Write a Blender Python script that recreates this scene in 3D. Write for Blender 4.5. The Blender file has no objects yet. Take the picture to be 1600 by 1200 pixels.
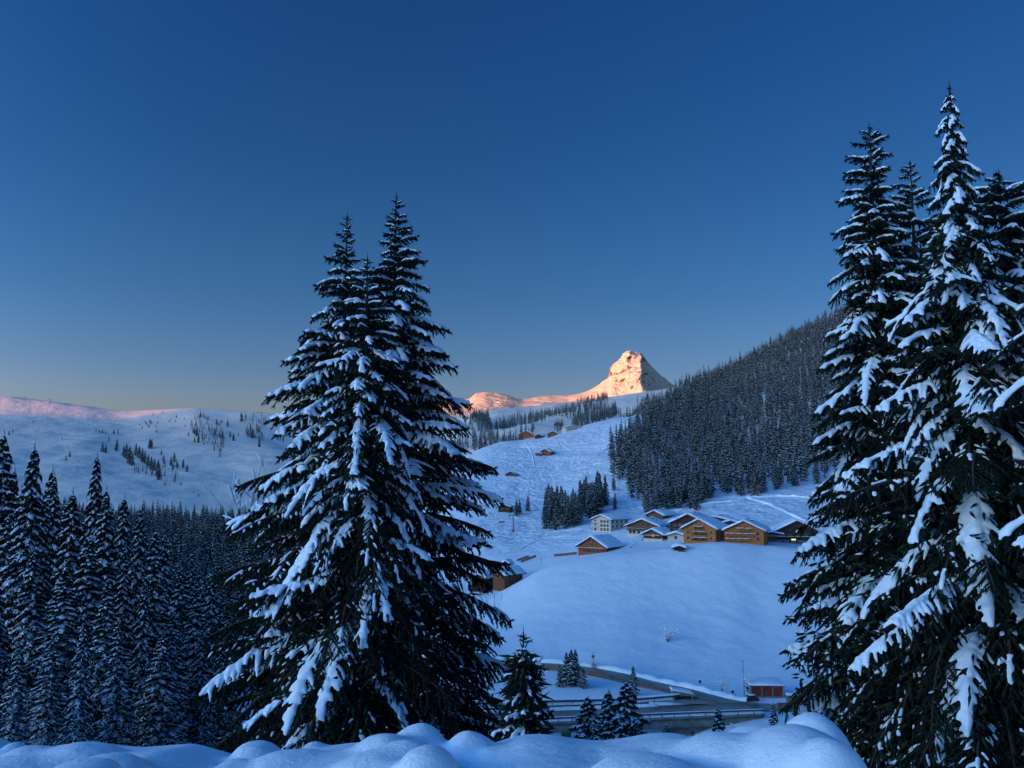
import bpy, math, random
import numpy as np
from mathutils import Vector, Matrix
from mathutils.bvhtree import BVHTree

R = math.radians
rnd = random.Random(7)
rng = np.random.default_rng(7)
S = bpy.context.scene
COL = S.collection

# ------------------------------------------------------------------ camera, sky, sun, exposure
F = 1386.0                      # focal length in pixels of a 1600 x 1200 frame
PITCH = math.atan(150 / F)
cam_d = bpy.data.cameras.new('camera')
cam_d.angle = 2 * math.atan(800 / F)
cam_d.clip_start = 0.1
cam_d.clip_end = 60000
cam = bpy.data.objects.new('camera', cam_d)
cam.rotation_euler = (R(90) + PITCH, 0, 0)
COL.objects.link(cam)
S.camera = cam

SUN_EL, SUN_AZ = R(5), R(240)   # low sun, behind and to the left of the camera
SUN = Vector((math.sin(SUN_AZ) * math.cos(SUN_EL), math.cos(SUN_AZ) * math.cos(SUN_EL), math.sin(SUN_EL)))
w = bpy.data.worlds.new('World')
S.world = w
w.use_nodes = True
wn, wl = w.node_tree.nodes, w.node_tree.links.new
sky = wn.new('ShaderNodeTexSky')
sky.sky_type = 'NISHITA'
sky.sun_disc = False
sky.sun_elevation = SUN_EL
sky.sun_rotation = SUN_AZ
sky.ozone_density = 3.9
sky.air_density = 1.0
sky.dust_density = 1.0


def wmath(op, a, b=None, c=None):
    m = wn.new('ShaderNodeMath')
    m.operation = op
    for i, x in enumerate((a, b, c)):
        if x is None:
            continue
        if isinstance(x, bpy.types.NodeSocket):
            wl(x, m.inputs[i])
        else:
            m.inputs[i].default_value = x
    return m.outputs[0]


tc = wn.new('ShaderNodeTexCoord')
dp = wn.new('ShaderNodeVectorMath')
dp.operation = 'DOT_PRODUCT'
wl(tc.outputs['Generated'], dp.inputs[0])
dp.inputs[1].default_value = tuple(SUN)
half = wmath('MAXIMUM', wmath('MULTIPLY_ADD', dp.outputs['Value'], 0.5, 0.5), 0.0)
lobe = wmath('MULTIPLY', wmath('POWER', half, 5.0), 12.5)            # extra sky glow added round the unseen low sun to brighten the snow
warm = wmath('POWER', half, 12.0)                                     # turning golden close to it
gl_ = wn.new('ShaderNodeCombineXYZ')
for i_, k_ in enumerate((-0.05, -0.27, -0.72)):
    wl(wmath('MULTIPLY_ADD', lobe, wmath('MULTIPLY_ADD', warm, k_, 1.0), 1.0), gl_.inputs[i_])
sc_ = wn.new('ShaderNodeVectorMath')
sc_.operation = 'MULTIPLY'
wl(sky.outputs[0], sc_.inputs[0])
wl(gl_.outputs[0], sc_.inputs[1])
tint = wn.new('ShaderNodeVectorMath')
tint.operation = 'MULTIPLY'
wl(sc_.outputs[0], tint.inputs[0])
tint.inputs[1].default_value = (0.51, 0.91, 1.17)                     # cool white balance
sepz = wn.new('ShaderNodeSeparateXYZ')                                # dusty air: paler, warmer sky towards the horizon, all round
wl(tc.outputs['Generated'], sepz.inputs[0])
hz = wn.new('ShaderNodeValToRGB')
hz.color_ramp.interpolation = 'B_SPLINE'
for k_, (p_, c_) in enumerate([(0.0, (.75, .26, .10)), (.07, (.98, .385, .35)), (.12, (.64, .31, .30)), (.20, (.36, .255, .26)), (.34, (.20, .196, .216)), (.55, (.13, .174, .222)), (1.0, (.13, .174, .222))]):
    e_ = hz.color_ramp.elements[k_] if k_ < 2 else hz.color_ramp.elements.new(p_)
    e_.position, e_.color = p_, (*c_, 1)
wl(sepz.outputs['Z'], hz.inputs['Fac'])
t2 = wn.new('ShaderNodeVectorMath')
t2.operation = 'MULTIPLY'
wl(tint.outputs[0], t2.inputs[0])
wl(hz.outputs[0], t2.inputs[1])
t3 = wn.new('ShaderNodeVectorMath')
t3.operation = 'SCALE'
t3.inputs['Scale'].default_value = 4.0
wl(t2.outputs[0], t3.inputs[0])
wl(t3.outputs[0], wn['Background'].inputs[0])
wn['Background'].inputs[1].default_value = 0.1

sl = bpy.data.lights.new('sun', 'SUN')
sl.energy = 3.4
sl.angle = R(0.3)
sl.color = (1.0, 0.24, 0.01)
so = bpy.data.objects.new('sun', sl)
so.rotation_euler = SUN.to_track_quat('Z', 'Y').to_euler()
so.location = (-50, -50, 80)
COL.objects.link(so)

S.view_settings.view_transform = 'Standard'
S.view_settings.look = 'None'
S.view_settings.gamma = 1
S.view_settings.use_curve_mapping = False
S.view_settings.exposure = 0.5
S.cycles.max_bounces = 5
S.cycles.diffuse_bounces = 4
S.cycles.transparent_max_bounces = 4


# ------------------------------------------------------------------ helpers
def pt(u, v, Y):
    """world point seen at pixel (u, v) at forward distance Y"""
    x, z = (u - 800) / F, -(v - 600) / F
    cy, cz = math.cos(PITCH) - math.sin(PITCH) * z, math.sin(PITCH) + math.cos(PITCH) * z
    return Vector((x / cy * Y, Y, cz / cy * Y))


def pts(u, v, Y):
    x, z = (u - 800) / F, -(v - 600) / F
    cy, cz = math.cos(PITCH) - math.sin(PITCH) * z, math.sin(PITCH) + math.cos(PITCH) * z
    return np.stack([x / cy * Y, Y + 0 * x, cz / cy * Y], -1)


def proj(x, y, z):
    d = y * math.cos(PITCH) + z * math.sin(PITCH)
    h = -y * math.sin(PITCH) + z * math.cos(PITCH)
    return 800 + F * x / d, 600 - F * h / d


def vnoise(x, y, seed=0):
    xi, yi = np.floor(x).astype(np.int64), np.floor(y).astype(np.int64)
    fx, fy = x - xi, y - yi
    fx, fy = fx * fx * (3 - 2 * fx), fy * fy * (3 - 2 * fy)

    def h(a, b):
        n = (a * 374761393 + b * 668265263 + seed * 974634777) & 0x7fffffff
        n = ((n ^ (n >> 13)) * 1274126177) & 0x7fffffff
        return ((n ^ (n >> 16)) & 0xffff) / 32767.5 - 1
    return (h(xi, yi) * (1 - fx) + h(xi + 1, yi) * fx) * (1 - fy) + (h(xi, yi + 1) * (1 - fx) + h(xi + 1, yi + 1) * fx) * fy


def fbm(x, y, octs=4, seed=0, gain=0.5):
    s, a = 0, 1.0
    for i in range(octs):
        s = s + a * vnoise(x * 2 ** i + 13.7 * i, y * 2 ** i + 5.1 * i, seed + i)
        a *= gain
    return s


def pchip(x, y, q):
    """monotone cubic interpolation of y (first axis) at x, evaluated at q"""
    x = np.asarray(x, float)
    y = np.asarray(y, float)
    h = np.diff(x)
    hh = h.reshape(-1, *([1] * (y.ndim - 1)))
    d = np.diff(y, axis=0) / hh
    m = np.zeros_like(y)
    m[0], m[-1] = d[0], d[-1]
    if len(x) > 2:
        a, b = d[:-1], d[1:]
        w1, w2 = 2 * hh[1:] + hh[:-1], hh[1:] + 2 * hh[:-1]
        with np.errstate(all='ignore'):
            mm = (w1 + w2) / (w1 / a + w2 / b)
        m[1:-1] = np.where(a * b > 0, mm, 0)
    i = np.clip(np.searchsorted(x, q, 'right') - 1, 0, len(x) - 2)
    hi = h[i]
    t = (q - x[i]) / hi
    sh = (-1, *([1] * (y.ndim - 1)))
    t, hi = t.reshape(sh), hi.reshape(sh)
    return ((2 * t ** 3 - 3 * t ** 2 + 1) * y[i] + (t ** 3 - 2 * t ** 2 + t) * hi * m[i]
            + (-2 * t ** 3 + 3 * t ** 2) * y[i + 1] + (t ** 3 - t ** 2) * hi * m[i + 1])


def mesh_np(name, V, faces, mats, idx=None, smooth=False):
    """faces: (n,3) or (n,4) array or list of such arrays"""
    if not isinstance(faces, list) or isinstance(faces[0], (tuple, list)):
        faces = [faces]
    faces = [np.asarray(f, np.int32) for f in faces if len(f)]
    me = bpy.data.meshes.new(name)
    V = np.asarray(V, np.float32)
    me.vertices.add(len(V))
    me.vertices.foreach_set('co', V.ravel())
    loops = np.concatenate([f.ravel() for f in faces])
    tot = np.concatenate([np.full(len(f), f.shape[1], np.int32) for f in faces])
    st = np.concatenate([[0], np.cumsum(tot)[:-1]]).astype(np.int32)
    me.loops.add(len(loops))
    me.loops.foreach_set('vertex_index', loops)
    me.polygons.add(len(tot))
    me.polygons.foreach_set('loop_start', st)
    me.polygons.foreach_set('loop_total', tot)
    if idx is not None:
        me.polygons.foreach_set('material_index', np.asarray(idx, np.int32))
    me.update(calc_edges=True)
    if smooth:
        me.shade_smooth()
    for m in (mats if isinstance(mats, (list, tuple)) else [mats]):
        me.materials.append(m)
    return me


def link(name, data, parent=None, loc=None, rot=None, scale=None, **props):
    o = bpy.data.objects.new(name, data)
    COL.objects.link(o)
    if parent:
        o.parent = parent
    if loc is not None:
        o.location = loc
    if rot is not None:
        o.rotation_euler = rot
    if scale is not None:
        o.scale = scale
    for k, v in props.items():
        o[k] = v
    return o


class MB:
    """collects polygons"""
    def __init__(self):
        self.V, self.Q, self.I = [], [], []

    def add(self, vs, fs, mi=0):
        b = len(self.V)
        self.V += [tuple(v) for v in vs]
        self.Q += [tuple(b + i for i in f) for f in fs]
        self.I += [mi] * len(fs)

    def box(self, x0, x1, y0, y1, z0, z1, mi=0):
        self.add([(x0, y0, z0), (x1, y0, z0), (x1, y1, z0), (x0, y1, z0), (x0, y0, z1), (x1, y0, z1), (x1, y1, z1), (x0, y1, z1)],
                 [(0, 3, 2, 1), (4, 5, 6, 7), (0, 1, 5, 4), (1, 2, 6, 5), (2, 3, 7, 6), (3, 0, 4, 7)], mi)

    def prism(self, poly, y0, y1, mi=0):
        """poly in (x,z) extruded along y"""
        n = len(poly)
        vs = [(x, y0, z) for x, z in poly] + [(x, y1, z) for x, z in poly]
        self.add(vs, [tuple(range(n)), tuple(range(2 * n - 1, n - 1, -1))] + [(i, i + n, (i + 1) % n + n, (i + 1) % n) for i in range(n)], mi)

    def tube(self, ps, rs, n=6, mi=0):
        ps = [Vector(p) for p in ps]
        rs = [float(r) for r in rs]
        vs, fs = [], []
        for k, p in enumerate(ps):
            d = (ps[min(k + 1, len(ps) - 1)] - ps[max(k - 1, 0)]).normalized()
            a = d.cross(Vector((0, 0, 1)))
            if a.length < 0.05:
                a = Vector((1, 0, 0))
            a.normalize()
            b = d.cross(a)
            for j in range(n):
                t = 2 * math.pi * j / n
                vs.append(p + rs[k] * (a * math.cos(t) + b * math.sin(t)))
        for k in range(len(ps) - 1):
            for j in range(n):
                fs.append((k * n + j, k * n + (j + 1) % n, (k + 1) * n + (j + 1) % n, (k + 1) * n + j))
        fs.append(tuple(range(n - 1, -1, -1)))
        fs.append(tuple(range((len(ps) - 1) * n, len(ps) * n)))
        self.add(vs, fs, mi)

    def build(self, name, mats, parent=None, smooth=False, bevel=0, **kw):
        me = bpy.data.meshes.new(name)
        me.from_pydata(self.V, [], self.Q)
        for m in (mats if isinstance(mats, (list, tuple)) else [mats]):
            me.materials.append(m)
        me.polygons.foreach_set('material_index', self.I)
        me.update()
        if smooth:
            me.shade_smooth()
        o = link(name, me, parent, **kw)
        if bevel:
            b = o.modifiers.new('bevel', 'BEVEL')
            b.width = bevel
            b.segments = 2
        return o


# ------------------------------------------------------------------ materials
def mat(name, col, rough=0.8, var=0.0, scale=5.0, bump=0.0, bscale=None, col2=None, spec=0.3, detail=4, metal=0.0, emit=None):
    m = bpy.data.materials.new(name)
    m.use_nodes = True
    n, l = m.node_tree.nodes, m.node_tree.links.new
    b = n['Principled BSDF']
    b.inputs['Roughness'].default_value = rough
    b.inputs['Specular IOR Level'].default_value = spec
    b.inputs['Metallic'].default_value = metal
    b.inputs['Base Color'].default_value = (*col, 1)
    if var or bump or col2:
        g = n.new('ShaderNodeNewGeometry')
        nz = n.new('ShaderNodeTexNoise')
        nz.inputs['Scale'].default_value = scale
        nz.inputs['Detail'].default_value = detail
        l(g.outputs['Position'], nz.inputs['Vector'])
    if var or col2:
        r = n.new('ShaderNodeValToRGB')
        c2 = col2 or tuple(c * (1 - var) for c in col)
        r.color_ramp.elements[0].color = (*c2, 1)
        r.color_ramp.elements[0].position = 0.35
        r.color_ramp.elements[1].color = (*col, 1)
        r.color_ramp.elements[1].position = 0.65
        l(nz.outputs['Fac'], r.inputs['Fac'])
        l(r.outputs[0], b.inputs['Base Color'])
    if bump:
        bn = n.new('ShaderNodeBump')
        bn.inputs['Strength'].default_value = 1
        bn.inputs['Distance'].default_value = bump
        n2 = n.new('ShaderNodeTexNoise')
        n2.inputs['Scale'].default_value = bscale or scale
        n2.inputs['Detail'].default_value = 5
        l(g.outputs['Position'], n2.inputs['Vector'])
        l(n2.outputs['Fac'], bn.inputs['Height'])
        l(bn.outputs[0], b.inputs['Normal'])
    if emit:
        b.inputs['Emission Color'].default_value = (*emit[:3], 1)
        b.inputs['Emission Strength'].default_value = emit[3]
    return m


SNOW = (0.84, 0.91, 0.98)


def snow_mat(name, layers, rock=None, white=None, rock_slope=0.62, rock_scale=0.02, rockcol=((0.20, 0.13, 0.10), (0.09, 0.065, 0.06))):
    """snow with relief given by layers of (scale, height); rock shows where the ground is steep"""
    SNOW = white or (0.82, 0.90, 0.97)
    m = bpy.data.materials.new(name)
    m.use_nodes = True
    n, l = m.node_tree.nodes, m.node_tree.links.new
    b = n['Principled BSDF']
    b.inputs['Roughness'].default_value = 0.65
    b.inputs['Specular IOR Level'].default_value = 0.25
    g = n.new('ShaderNodeNewGeometry')
    last = None
    for ly in layers:
        sc, ht = ly[:2]
        nz = n.new('ShaderNodeTexNoise')
        nz.inputs['Scale'].default_value = sc
        nz.inputs['Detail'].default_value = 3
        l(g.outputs['Position'], nz.inputs['Vector'])
        bn = n.new('ShaderNodeBump')
        bn.inputs['Distance'].default_value = ht
        l(nz.outputs['Fac'], bn.inputs['Height'])
        if len(ly) > 2:                    # skied-out snow only beyond this distance up the valley
            sp_ = n.new('ShaderNodeSeparateXYZ')
            l(g.outputs['Position'], sp_.inputs[0])
            mr_ = n.new('ShaderNodeMapRange')
            mr_.inputs['From Min'].default_value = ly[2]
            mr_.inputs['From Max'].default_value = ly[2] + 60
            l(sp_.outputs['Y'], mr_.inputs['Value'])
            l(mr_.outputs[0], bn.inputs['Strength'])
        if last:
            l(last, bn.inputs['Normal'])
        last = bn.outputs[0]
    l(last, b.inputs['Normal'])
    r = n.new('ShaderNodeValToRGB')
    r.color_ramp.elements[0].color = (SNOW[0] * .93, SNOW[1] * .95, SNOW[2] * .97, 1)
    r.color_ramp.elements[1].color = (*SNOW, 1)
    nz = n.new('ShaderNodeTexNoise')
    nz.inputs['Scale'].default_value = layers[0][0] * .4
    l(g.outputs['Position'], nz.inputs['Vector'])
    l(nz.outputs['Fac'], r.inputs['Fac'])
    col = r.outputs[0]
    if rock:
        sx = n.new('ShaderNodeSeparateXYZ')
        l(g.outputs['Normal'], sx.inputs[0])
        rn = n.new('ShaderNodeTexNoise')
        rn.inputs['Scale'].default_value = rock_scale
        rn.inputs['Detail'].default_value = 8
        rn.inputs['Roughness'].default_value = 0.7
        l(g.outputs['Position'], rn.inputs['Vector'])
        ad = n.new('ShaderNodeMath')
        ad.operation = 'MULTIPLY_ADD'
        l(rn.outputs['Fac'], ad.inputs[0])
        ad.inputs[1].default_value = rock
        l(sx.outputs['Z'], ad.inputs[2])
        cr = n.new('ShaderNodeMapRange')
        cr.inputs['From Min'].default_value = rock_slope + rock * .5
        cr.inputs['From Max'].default_value = rock_slope + rock * .5 + 0.03
        l(ad.outputs[0], cr.inputs['Value'])
        rc = n.new('ShaderNodeValToRGB')
        rc.color_ramp.elements[0].color = (*rockcol[0], 1)
        rc.color_ramp.elements[1].color = (*rockcol[1], 1)
        r2 = n.new('ShaderNodeTexNoise')
        r2.inputs['Scale'].default_value = rock_scale * 5
        r2.inputs['Detail'].default_value = 6
        l(g.outputs['Position'], r2.inputs['Vector'])
        l(r2.outputs['Fac'], rc.inputs['Fac'])
        mx = n.new('ShaderNodeMix')
        mx.data_type = 'RGBA'
        l(cr.outputs[0], mx.inputs[0])
        l(rc.outputs[0], mx.inputs[6])
        l(col, mx.inputs[7])
        col = mx.outputs[2]
    l(col, b.inputs['Base Color'])
    return m


M_bank = snow_mat('fresh_snow', [(1.5, 0.03), (7, 0.016), (35, 0.005), (160, 0.0015)])
M_cap = snow_mat('branch_snow', [(4, 0.04), (25, 0.008)])
M_ground = snow_mat('valley_snow', [(0.02, 2.0), (0.16, 0.35), (0.7, 0.08), (0.09, 3.0, 380), (0.35, 1.1, 380)])
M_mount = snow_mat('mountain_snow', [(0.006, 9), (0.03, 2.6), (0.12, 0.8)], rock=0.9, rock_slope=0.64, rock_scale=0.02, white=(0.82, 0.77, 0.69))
M_peak = snow_mat('sun_tinted_peak_snow', [(0.006, 10), (0.03, 3.5), (0.12, 1.0)], rock=1.6, rock_slope=0.27, rock_scale=0.035, white=(0.84, 0.62, 0.40),  # tan base colour: warm sunset glow painted into the snow
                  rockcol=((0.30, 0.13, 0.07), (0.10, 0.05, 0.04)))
M_needle = mat('spruce_needles', (0.020, 0.034, 0.022), 0.85, col2=(0.010, 0.018, 0.012), scale=3, spec=0.15)
M_needle_far = mat('spruce_needles_far', (0.022, 0.034, 0.027), 0.9, col2=(0.012, 0.019, 0.015), scale=0.5, spec=0.1)
M_bark = mat('bark', (0.07, 0.05, 0.04), 0.9, var=0.5, scale=12, bump=0.02, bscale=20)
M_wood_o = mat('orange_timber', (0.46, 0.17, 0.045), 0.75, col2=(0.30, 0.10, 0.03), scale=1.2)
M_wood_b = mat('brown_timber', (0.20, 0.085, 0.04), 0.8, col2=(0.12, 0.05, 0.025), scale=1.5)
M_wood_r = mat('red_brown_timber', (0.34, 0.10, 0.045), 0.8, col2=(0.20, 0.06, 0.03), scale=1.5)
M_wood_d = mat('dark_timber', (0.07, 0.04, 0.03), 0.85, var=0.4, scale=1.5)
M_plaster = mat('plaster', (0.60, 0.56, 0.48), 0.9, var=0.12, scale=0.8)
M_greywall = mat('grey_panel', (0.16, 0.17, 0.18), 0.8, var=0.2, scale=1)
M_roof = mat('roof_board', (0.10, 0.05, 0.035), 0.85, var=0.3, scale=2)
M_rooftrim = mat('red_roof_trim', (0.30, 0.06, 0.04), 0.7)
M_glass = mat('window_glass', (0.03, 0.04, 0.05), 0.08, spec=0.8)
M_frame = mat('window_frame', (0.35, 0.26, 0.18), 0.7)
M_lit = mat('lit_window', (0.8, 0.4, 0.1), 0.5, emit=(1, 0.36, 0.06, 0.45))
M_lit2 = mat('lit_yellow', (0.8, 0.7, 0.2), 0.5, emit=(1, 0.72, 0.12, 0.9))
M_road = mat('icy_road', (0.19, 0.145, 0.11), 0.5, col2=(0.32, 0.29, 0.26), scale=0.35, bump=0.03, bscale=1.5, spec=0.4)
M_conc = mat('concrete', (0.26, 0.25, 0.22), 0.85, col2=(0.15, 0.145, 0.13), scale=0.5, bump=0.02, bscale=3)
M_rail = mat('rusty_rail', (0.16, 0.10, 0.07), 0.7, var=0.4, scale=1.5)
M_brownwall = mat('brown_retaining_wall', (0.22, 0.14, 0.09), 0.85, col2=(0.12, 0.08, 0.06), scale=0.8)
M_steel = mat('painted_steel', (0.14, 0.15, 0.17), 0.5, metal=0.4)
M_redpaint = mat('red_paint', (0.5, 0.05, 0.03), 0.5)
M_door_r = mat('red_garage_door', (0.20, 0.04, 0.028), 0.6, var=0.3, scale=1)
M_car = mat('dark_red_car_paint', (0.10, 0.012, 0.015), 0.3, spec=0.6)
M_black = mat('black_rubber', (0.02, 0.02, 0.02), 0.8)
M_white = mat('white_paint', (0.7, 0.7, 0.7), 0.5)
M_net = mat('orange_net', (0.65, 0.18, 0.08), 0.7)
M_jacket = [mat('jacket_dark', (0.03, 0.03, 0.05), 0.8), mat('jacket_red', (0.3, 0.03, 0.03), 0.8)]
M_twig = mat('bare_twig', (0.09, 0.06, 0.045), 0.9)

# ------------------------------------------------------------------ terrain
TERR_V, TERR_F = [], []


def sheet(name, us, rows, nu, nr, material, noise=(), fade=None, bvh=True, label=None, post=None):
    """rows[j] = list of (Y, v) at column us[j]; all the same length"""
    A = np.array(rows, float)                       # col, row, 2
    nrow = A.shape[1]
    qu = np.linspace(us[0], us[-1], nu)
    B = pchip(us, A, qu)                            # nu,nrow,2
    qr = np.linspace(0, nrow - 1, nr)
    B = pchip(np.arange(nrow), B.transpose(1, 0, 2), qr)   # nr,nu,2
    P = pts(qu[None, :] + 0 * B[..., 0], B[..., 1], B[..., 0])
    x, y = P[..., 0], P[..., 1]
    for amp, wl_, oc, seed in noise:
        k = 1.0 if fade is None else fade(x, y)
        P[..., 2] += k * amp * fbm(x / wl_, y / wl_, oc, seed)
    if post:
        post(P)
    V = P.reshape(-1, 3)
    i = np.arange(nr - 1)[:, None] * nu + np.arange(nu - 1)[None, :]
    Q = np.stack([i, i + 1, i + 1 + nu, i + nu], -1).reshape(-1, 4)
    me = mesh_np(name, V, Q, material, smooth=True)
    o = link(name, me, kind='structure')
    if label:
        o['label'] = label
    if bvh:
        base = len(TERR_V)
        TERR_V.extend(V.tolist())
        TERR_F.extend((Q + base).tolist())
    return o


YS = [6, 30, 70, 120, 165, 200, 219, 223, 240, 262, 300, 340, 365, 430, 520, 650, 820, 900, 1100, 1400]


def colrow(vs, ys=None):
    ys = ys or YS
    return list(zip(ys, vs))


US = [-900, -300, 0, 200, 400, 600, 700, 760, 860, 960, 1050, 1130, 1200, 1300, 1450, 1700, 2300]
RW = [
    colrow([1215, 1150, 1060, 980, 920, 880, 862, 860, 845, 830, 805, 785, 775, 755, 735, 715, 700, 695, 690, 690]),
    colrow([1215, 1200, 1130, 1040, 985, 950, 935, 932, 920, 900, 875, 852, 840, 818, 795, 772, 755, 750, 742, 735]),
    colrow([1215, 1225, 1170, 1095, 1050, 1022, 1008, 1005, 992, 975, 948, 920, 908, 880, 856, 832, 812, 806, 790, 765]),
    colrow([1215, 1235, 1195, 1145, 1112, 1090, 1078, 1075, 1062, 1045, 1015, 980, 965, 925, 890, 855, 828, 820, 800, 770]),
    colrow([1215, 1240, 1225, 1190, 1170, 1160, 1140, 1120, 1095, 1065, 1030, 990, 972, 935, 895, 860, 835, 828, 805, 770]),
    colrow([1215, 1240, 1235, 1210, 1205, 1220, 1160, 1100, 1062, 1040, 1010, 985, 965, 900, 855, 810, 780, 776, 765, 750],
           [6, 30, 70, 120, 165, 200, 219, 223, 252, 264, 295, 320, 345, 430, 520, 640, 790, 860, 1100, 1400]),
    colrow([1215, 1240, 1235, 1215, 1210, 1235, 1168, 1096, 1050, 1032, 995, 960, 942, 868, 815, 765, 722, 722, 735, 735],
           [6, 30, 70, 120, 165, 200, 219, 223, 252, 264, 295, 320, 345, 430, 520, 640, 790, 860, 1100, 1400]),
    colrow([1215, 1240, 1235, 1215, 1210, 1238, 1170, 1096, 1047, 1030, 985, 942, 925, 850, 805, 750, 697, 702, 725, 725],
           [6, 30, 70, 120, 165, 200, 219, 223, 252, 264, 295, 320, 345, 430, 520, 640, 790, 860, 1100, 1400]),
    colrow([1215, 1240, 1235, 1215, 1190, 1160, 1152, 1096, 1048, 1034, 960, 884, 886, 842, 800, 745, 682, 688, 715, 715],
           [6, 30, 70, 120, 165, 200, 219, 223, 250, 262, 298, 333, 358, 430, 520, 640, 800, 870, 1100, 1400]),
    colrow([1215, 1240, 1235, 1215, 1188, 1157, 1150, 1098, 1060, 1040, 955, 864, 862, 828, 788, 718, 652, 662, 700, 700],
           [6, 30, 70, 120, 165, 200, 219, 223, 245, 258, 298, 338, 362, 430, 520, 650, 850, 920, 1150, 1400]),
    colrow([1215, 1240, 1235, 1215, 1188, 1158, 1148, 1099, 1073, 1055, 960, 856, 853, 815, 782, 705, 645, 622, 660, 690],
           [6, 30, 70, 120, 165, 200, 219, 223, 241, 254, 298, 340, 362, 430, 520, 670, 850, 1050, 1250, 1500]),
    colrow([1215, 1240, 1230, 1205, 1192, 1158, 1118, 1106, 1080, 1062, 965, 849, 846, 806, 776, 700, 634, 594, 630, 670],
           [6, 30, 70, 120, 165, 200, 217, 222, 238, 252, 298, 342, 363, 430, 500, 690, 880, 1100, 1300, 1550]),
    colrow([1215, 1235, 1225, 1200, 1180, 1142, 1114, 1107, 1078, 1052, 965, 854, 848, 802, 766, 675, 600, 556, 590, 630],
           [6, 30, 70, 120, 165, 200, 217, 222, 240, 258, 300, 344, 364, 430, 500, 700, 900, 1100, 1300, 1550]),
    colrow([1215, 1230, 1220, 1190, 1165, 1135, 1112, 1106, 1072, 1040, 965, 862, 855, 800, 758, 640, 562, 508, 540, 580],
           [6, 30, 70, 120, 165, 200, 217, 222, 242, 262, 300, 344, 364, 430, 500, 700, 900, 1100, 1300, 1550]),
    colrow([1215, 1220, 1200, 1170, 1145, 1120, 1108, 1102, 1065, 1030, 960, 868, 858, 795, 740, 600, 500, 440, 475, 520],
           [6, 30, 70, 120, 165, 200, 217, 222, 242, 262, 300, 344, 364, 430, 500, 700, 900, 1100, 1300, 1550]),
    colrow([1215, 1200, 1170, 1140, 1120, 1100, 1085, 1080, 1050, 1015, 940, 850, 835, 765, 690, 545, 425, 355, 385, 430],
           [6, 30, 70, 120, 165, 200, 217, 222, 242, 262, 300, 344, 364, 430, 500, 700, 900, 1100, 1300, 1550]),
    colrow([1215, 1180, 1130, 1080, 1050, 1020, 1005, 1000, 975, 940, 880, 790, 770, 700, 620, 470, 350, 275, 300, 340],
           [6, 30, 70, 120, 165, 200, 217, 222, 242, 262, 300, 344, 364, 430, 500, 700, 900, 1100, 1300, 1550]),
]


def near_fade(x, y):
    a = np.clip((y - 10) / 60, 0, 1)
    road = np.clip((np.abs(y - 236) - 34) / 40, 0, 1)
    vill = np.clip((np.abs(y - 345) - 25) / 60, 0.15, 1)
    far = np.clip((y - 430) / 400, 0, 1)
    return a * road * vill * (1 + 2.5 * far)


sheet('valley_ground', US, RW, 420, 460, M_ground, noise=[(0.55, 38, 3, 3), (0.12, 6, 2, 9)], fade=near_fade)

# left mountain
YL = [820, 1000, 1300, 1700, 2180, 2350, 2500, 2900]
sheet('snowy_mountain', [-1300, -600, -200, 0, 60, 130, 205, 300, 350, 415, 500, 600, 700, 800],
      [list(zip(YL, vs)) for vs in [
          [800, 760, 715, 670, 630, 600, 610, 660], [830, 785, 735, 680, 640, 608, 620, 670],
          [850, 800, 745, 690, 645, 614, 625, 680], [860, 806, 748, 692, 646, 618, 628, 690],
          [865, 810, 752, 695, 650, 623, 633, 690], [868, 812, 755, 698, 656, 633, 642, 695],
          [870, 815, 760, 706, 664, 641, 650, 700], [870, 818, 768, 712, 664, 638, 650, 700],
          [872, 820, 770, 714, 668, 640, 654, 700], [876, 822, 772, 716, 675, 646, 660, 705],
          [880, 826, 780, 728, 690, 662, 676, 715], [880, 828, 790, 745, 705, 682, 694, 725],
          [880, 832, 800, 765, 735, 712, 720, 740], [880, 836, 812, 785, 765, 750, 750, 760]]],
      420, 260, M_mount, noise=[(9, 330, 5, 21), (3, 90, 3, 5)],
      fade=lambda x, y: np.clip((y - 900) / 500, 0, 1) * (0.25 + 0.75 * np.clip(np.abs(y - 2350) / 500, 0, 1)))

# middle ridges with belts of trees, behind the ski slope
YR = [900, 1050, 1180, 1320, 1480, 1700, 1850, 2200]
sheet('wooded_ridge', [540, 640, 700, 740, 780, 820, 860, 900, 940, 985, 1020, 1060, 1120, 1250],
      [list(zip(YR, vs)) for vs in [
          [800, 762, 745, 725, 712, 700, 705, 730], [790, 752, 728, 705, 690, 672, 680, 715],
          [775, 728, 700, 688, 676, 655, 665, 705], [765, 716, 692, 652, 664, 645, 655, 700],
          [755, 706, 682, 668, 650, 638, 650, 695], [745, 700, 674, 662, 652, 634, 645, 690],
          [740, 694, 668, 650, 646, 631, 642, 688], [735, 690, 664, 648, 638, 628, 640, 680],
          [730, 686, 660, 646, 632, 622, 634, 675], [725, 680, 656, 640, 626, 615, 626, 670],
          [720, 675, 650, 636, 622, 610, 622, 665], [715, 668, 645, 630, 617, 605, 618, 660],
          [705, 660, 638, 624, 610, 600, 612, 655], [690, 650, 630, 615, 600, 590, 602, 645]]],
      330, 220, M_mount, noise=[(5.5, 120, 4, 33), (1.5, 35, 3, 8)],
      fade=lambda x, y: np.clip((y - 950) / 150, 0, 1) * (0.3 + 0.7 * np.clip(np.abs(y - 1700) / 200, 0, 1)))

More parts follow.
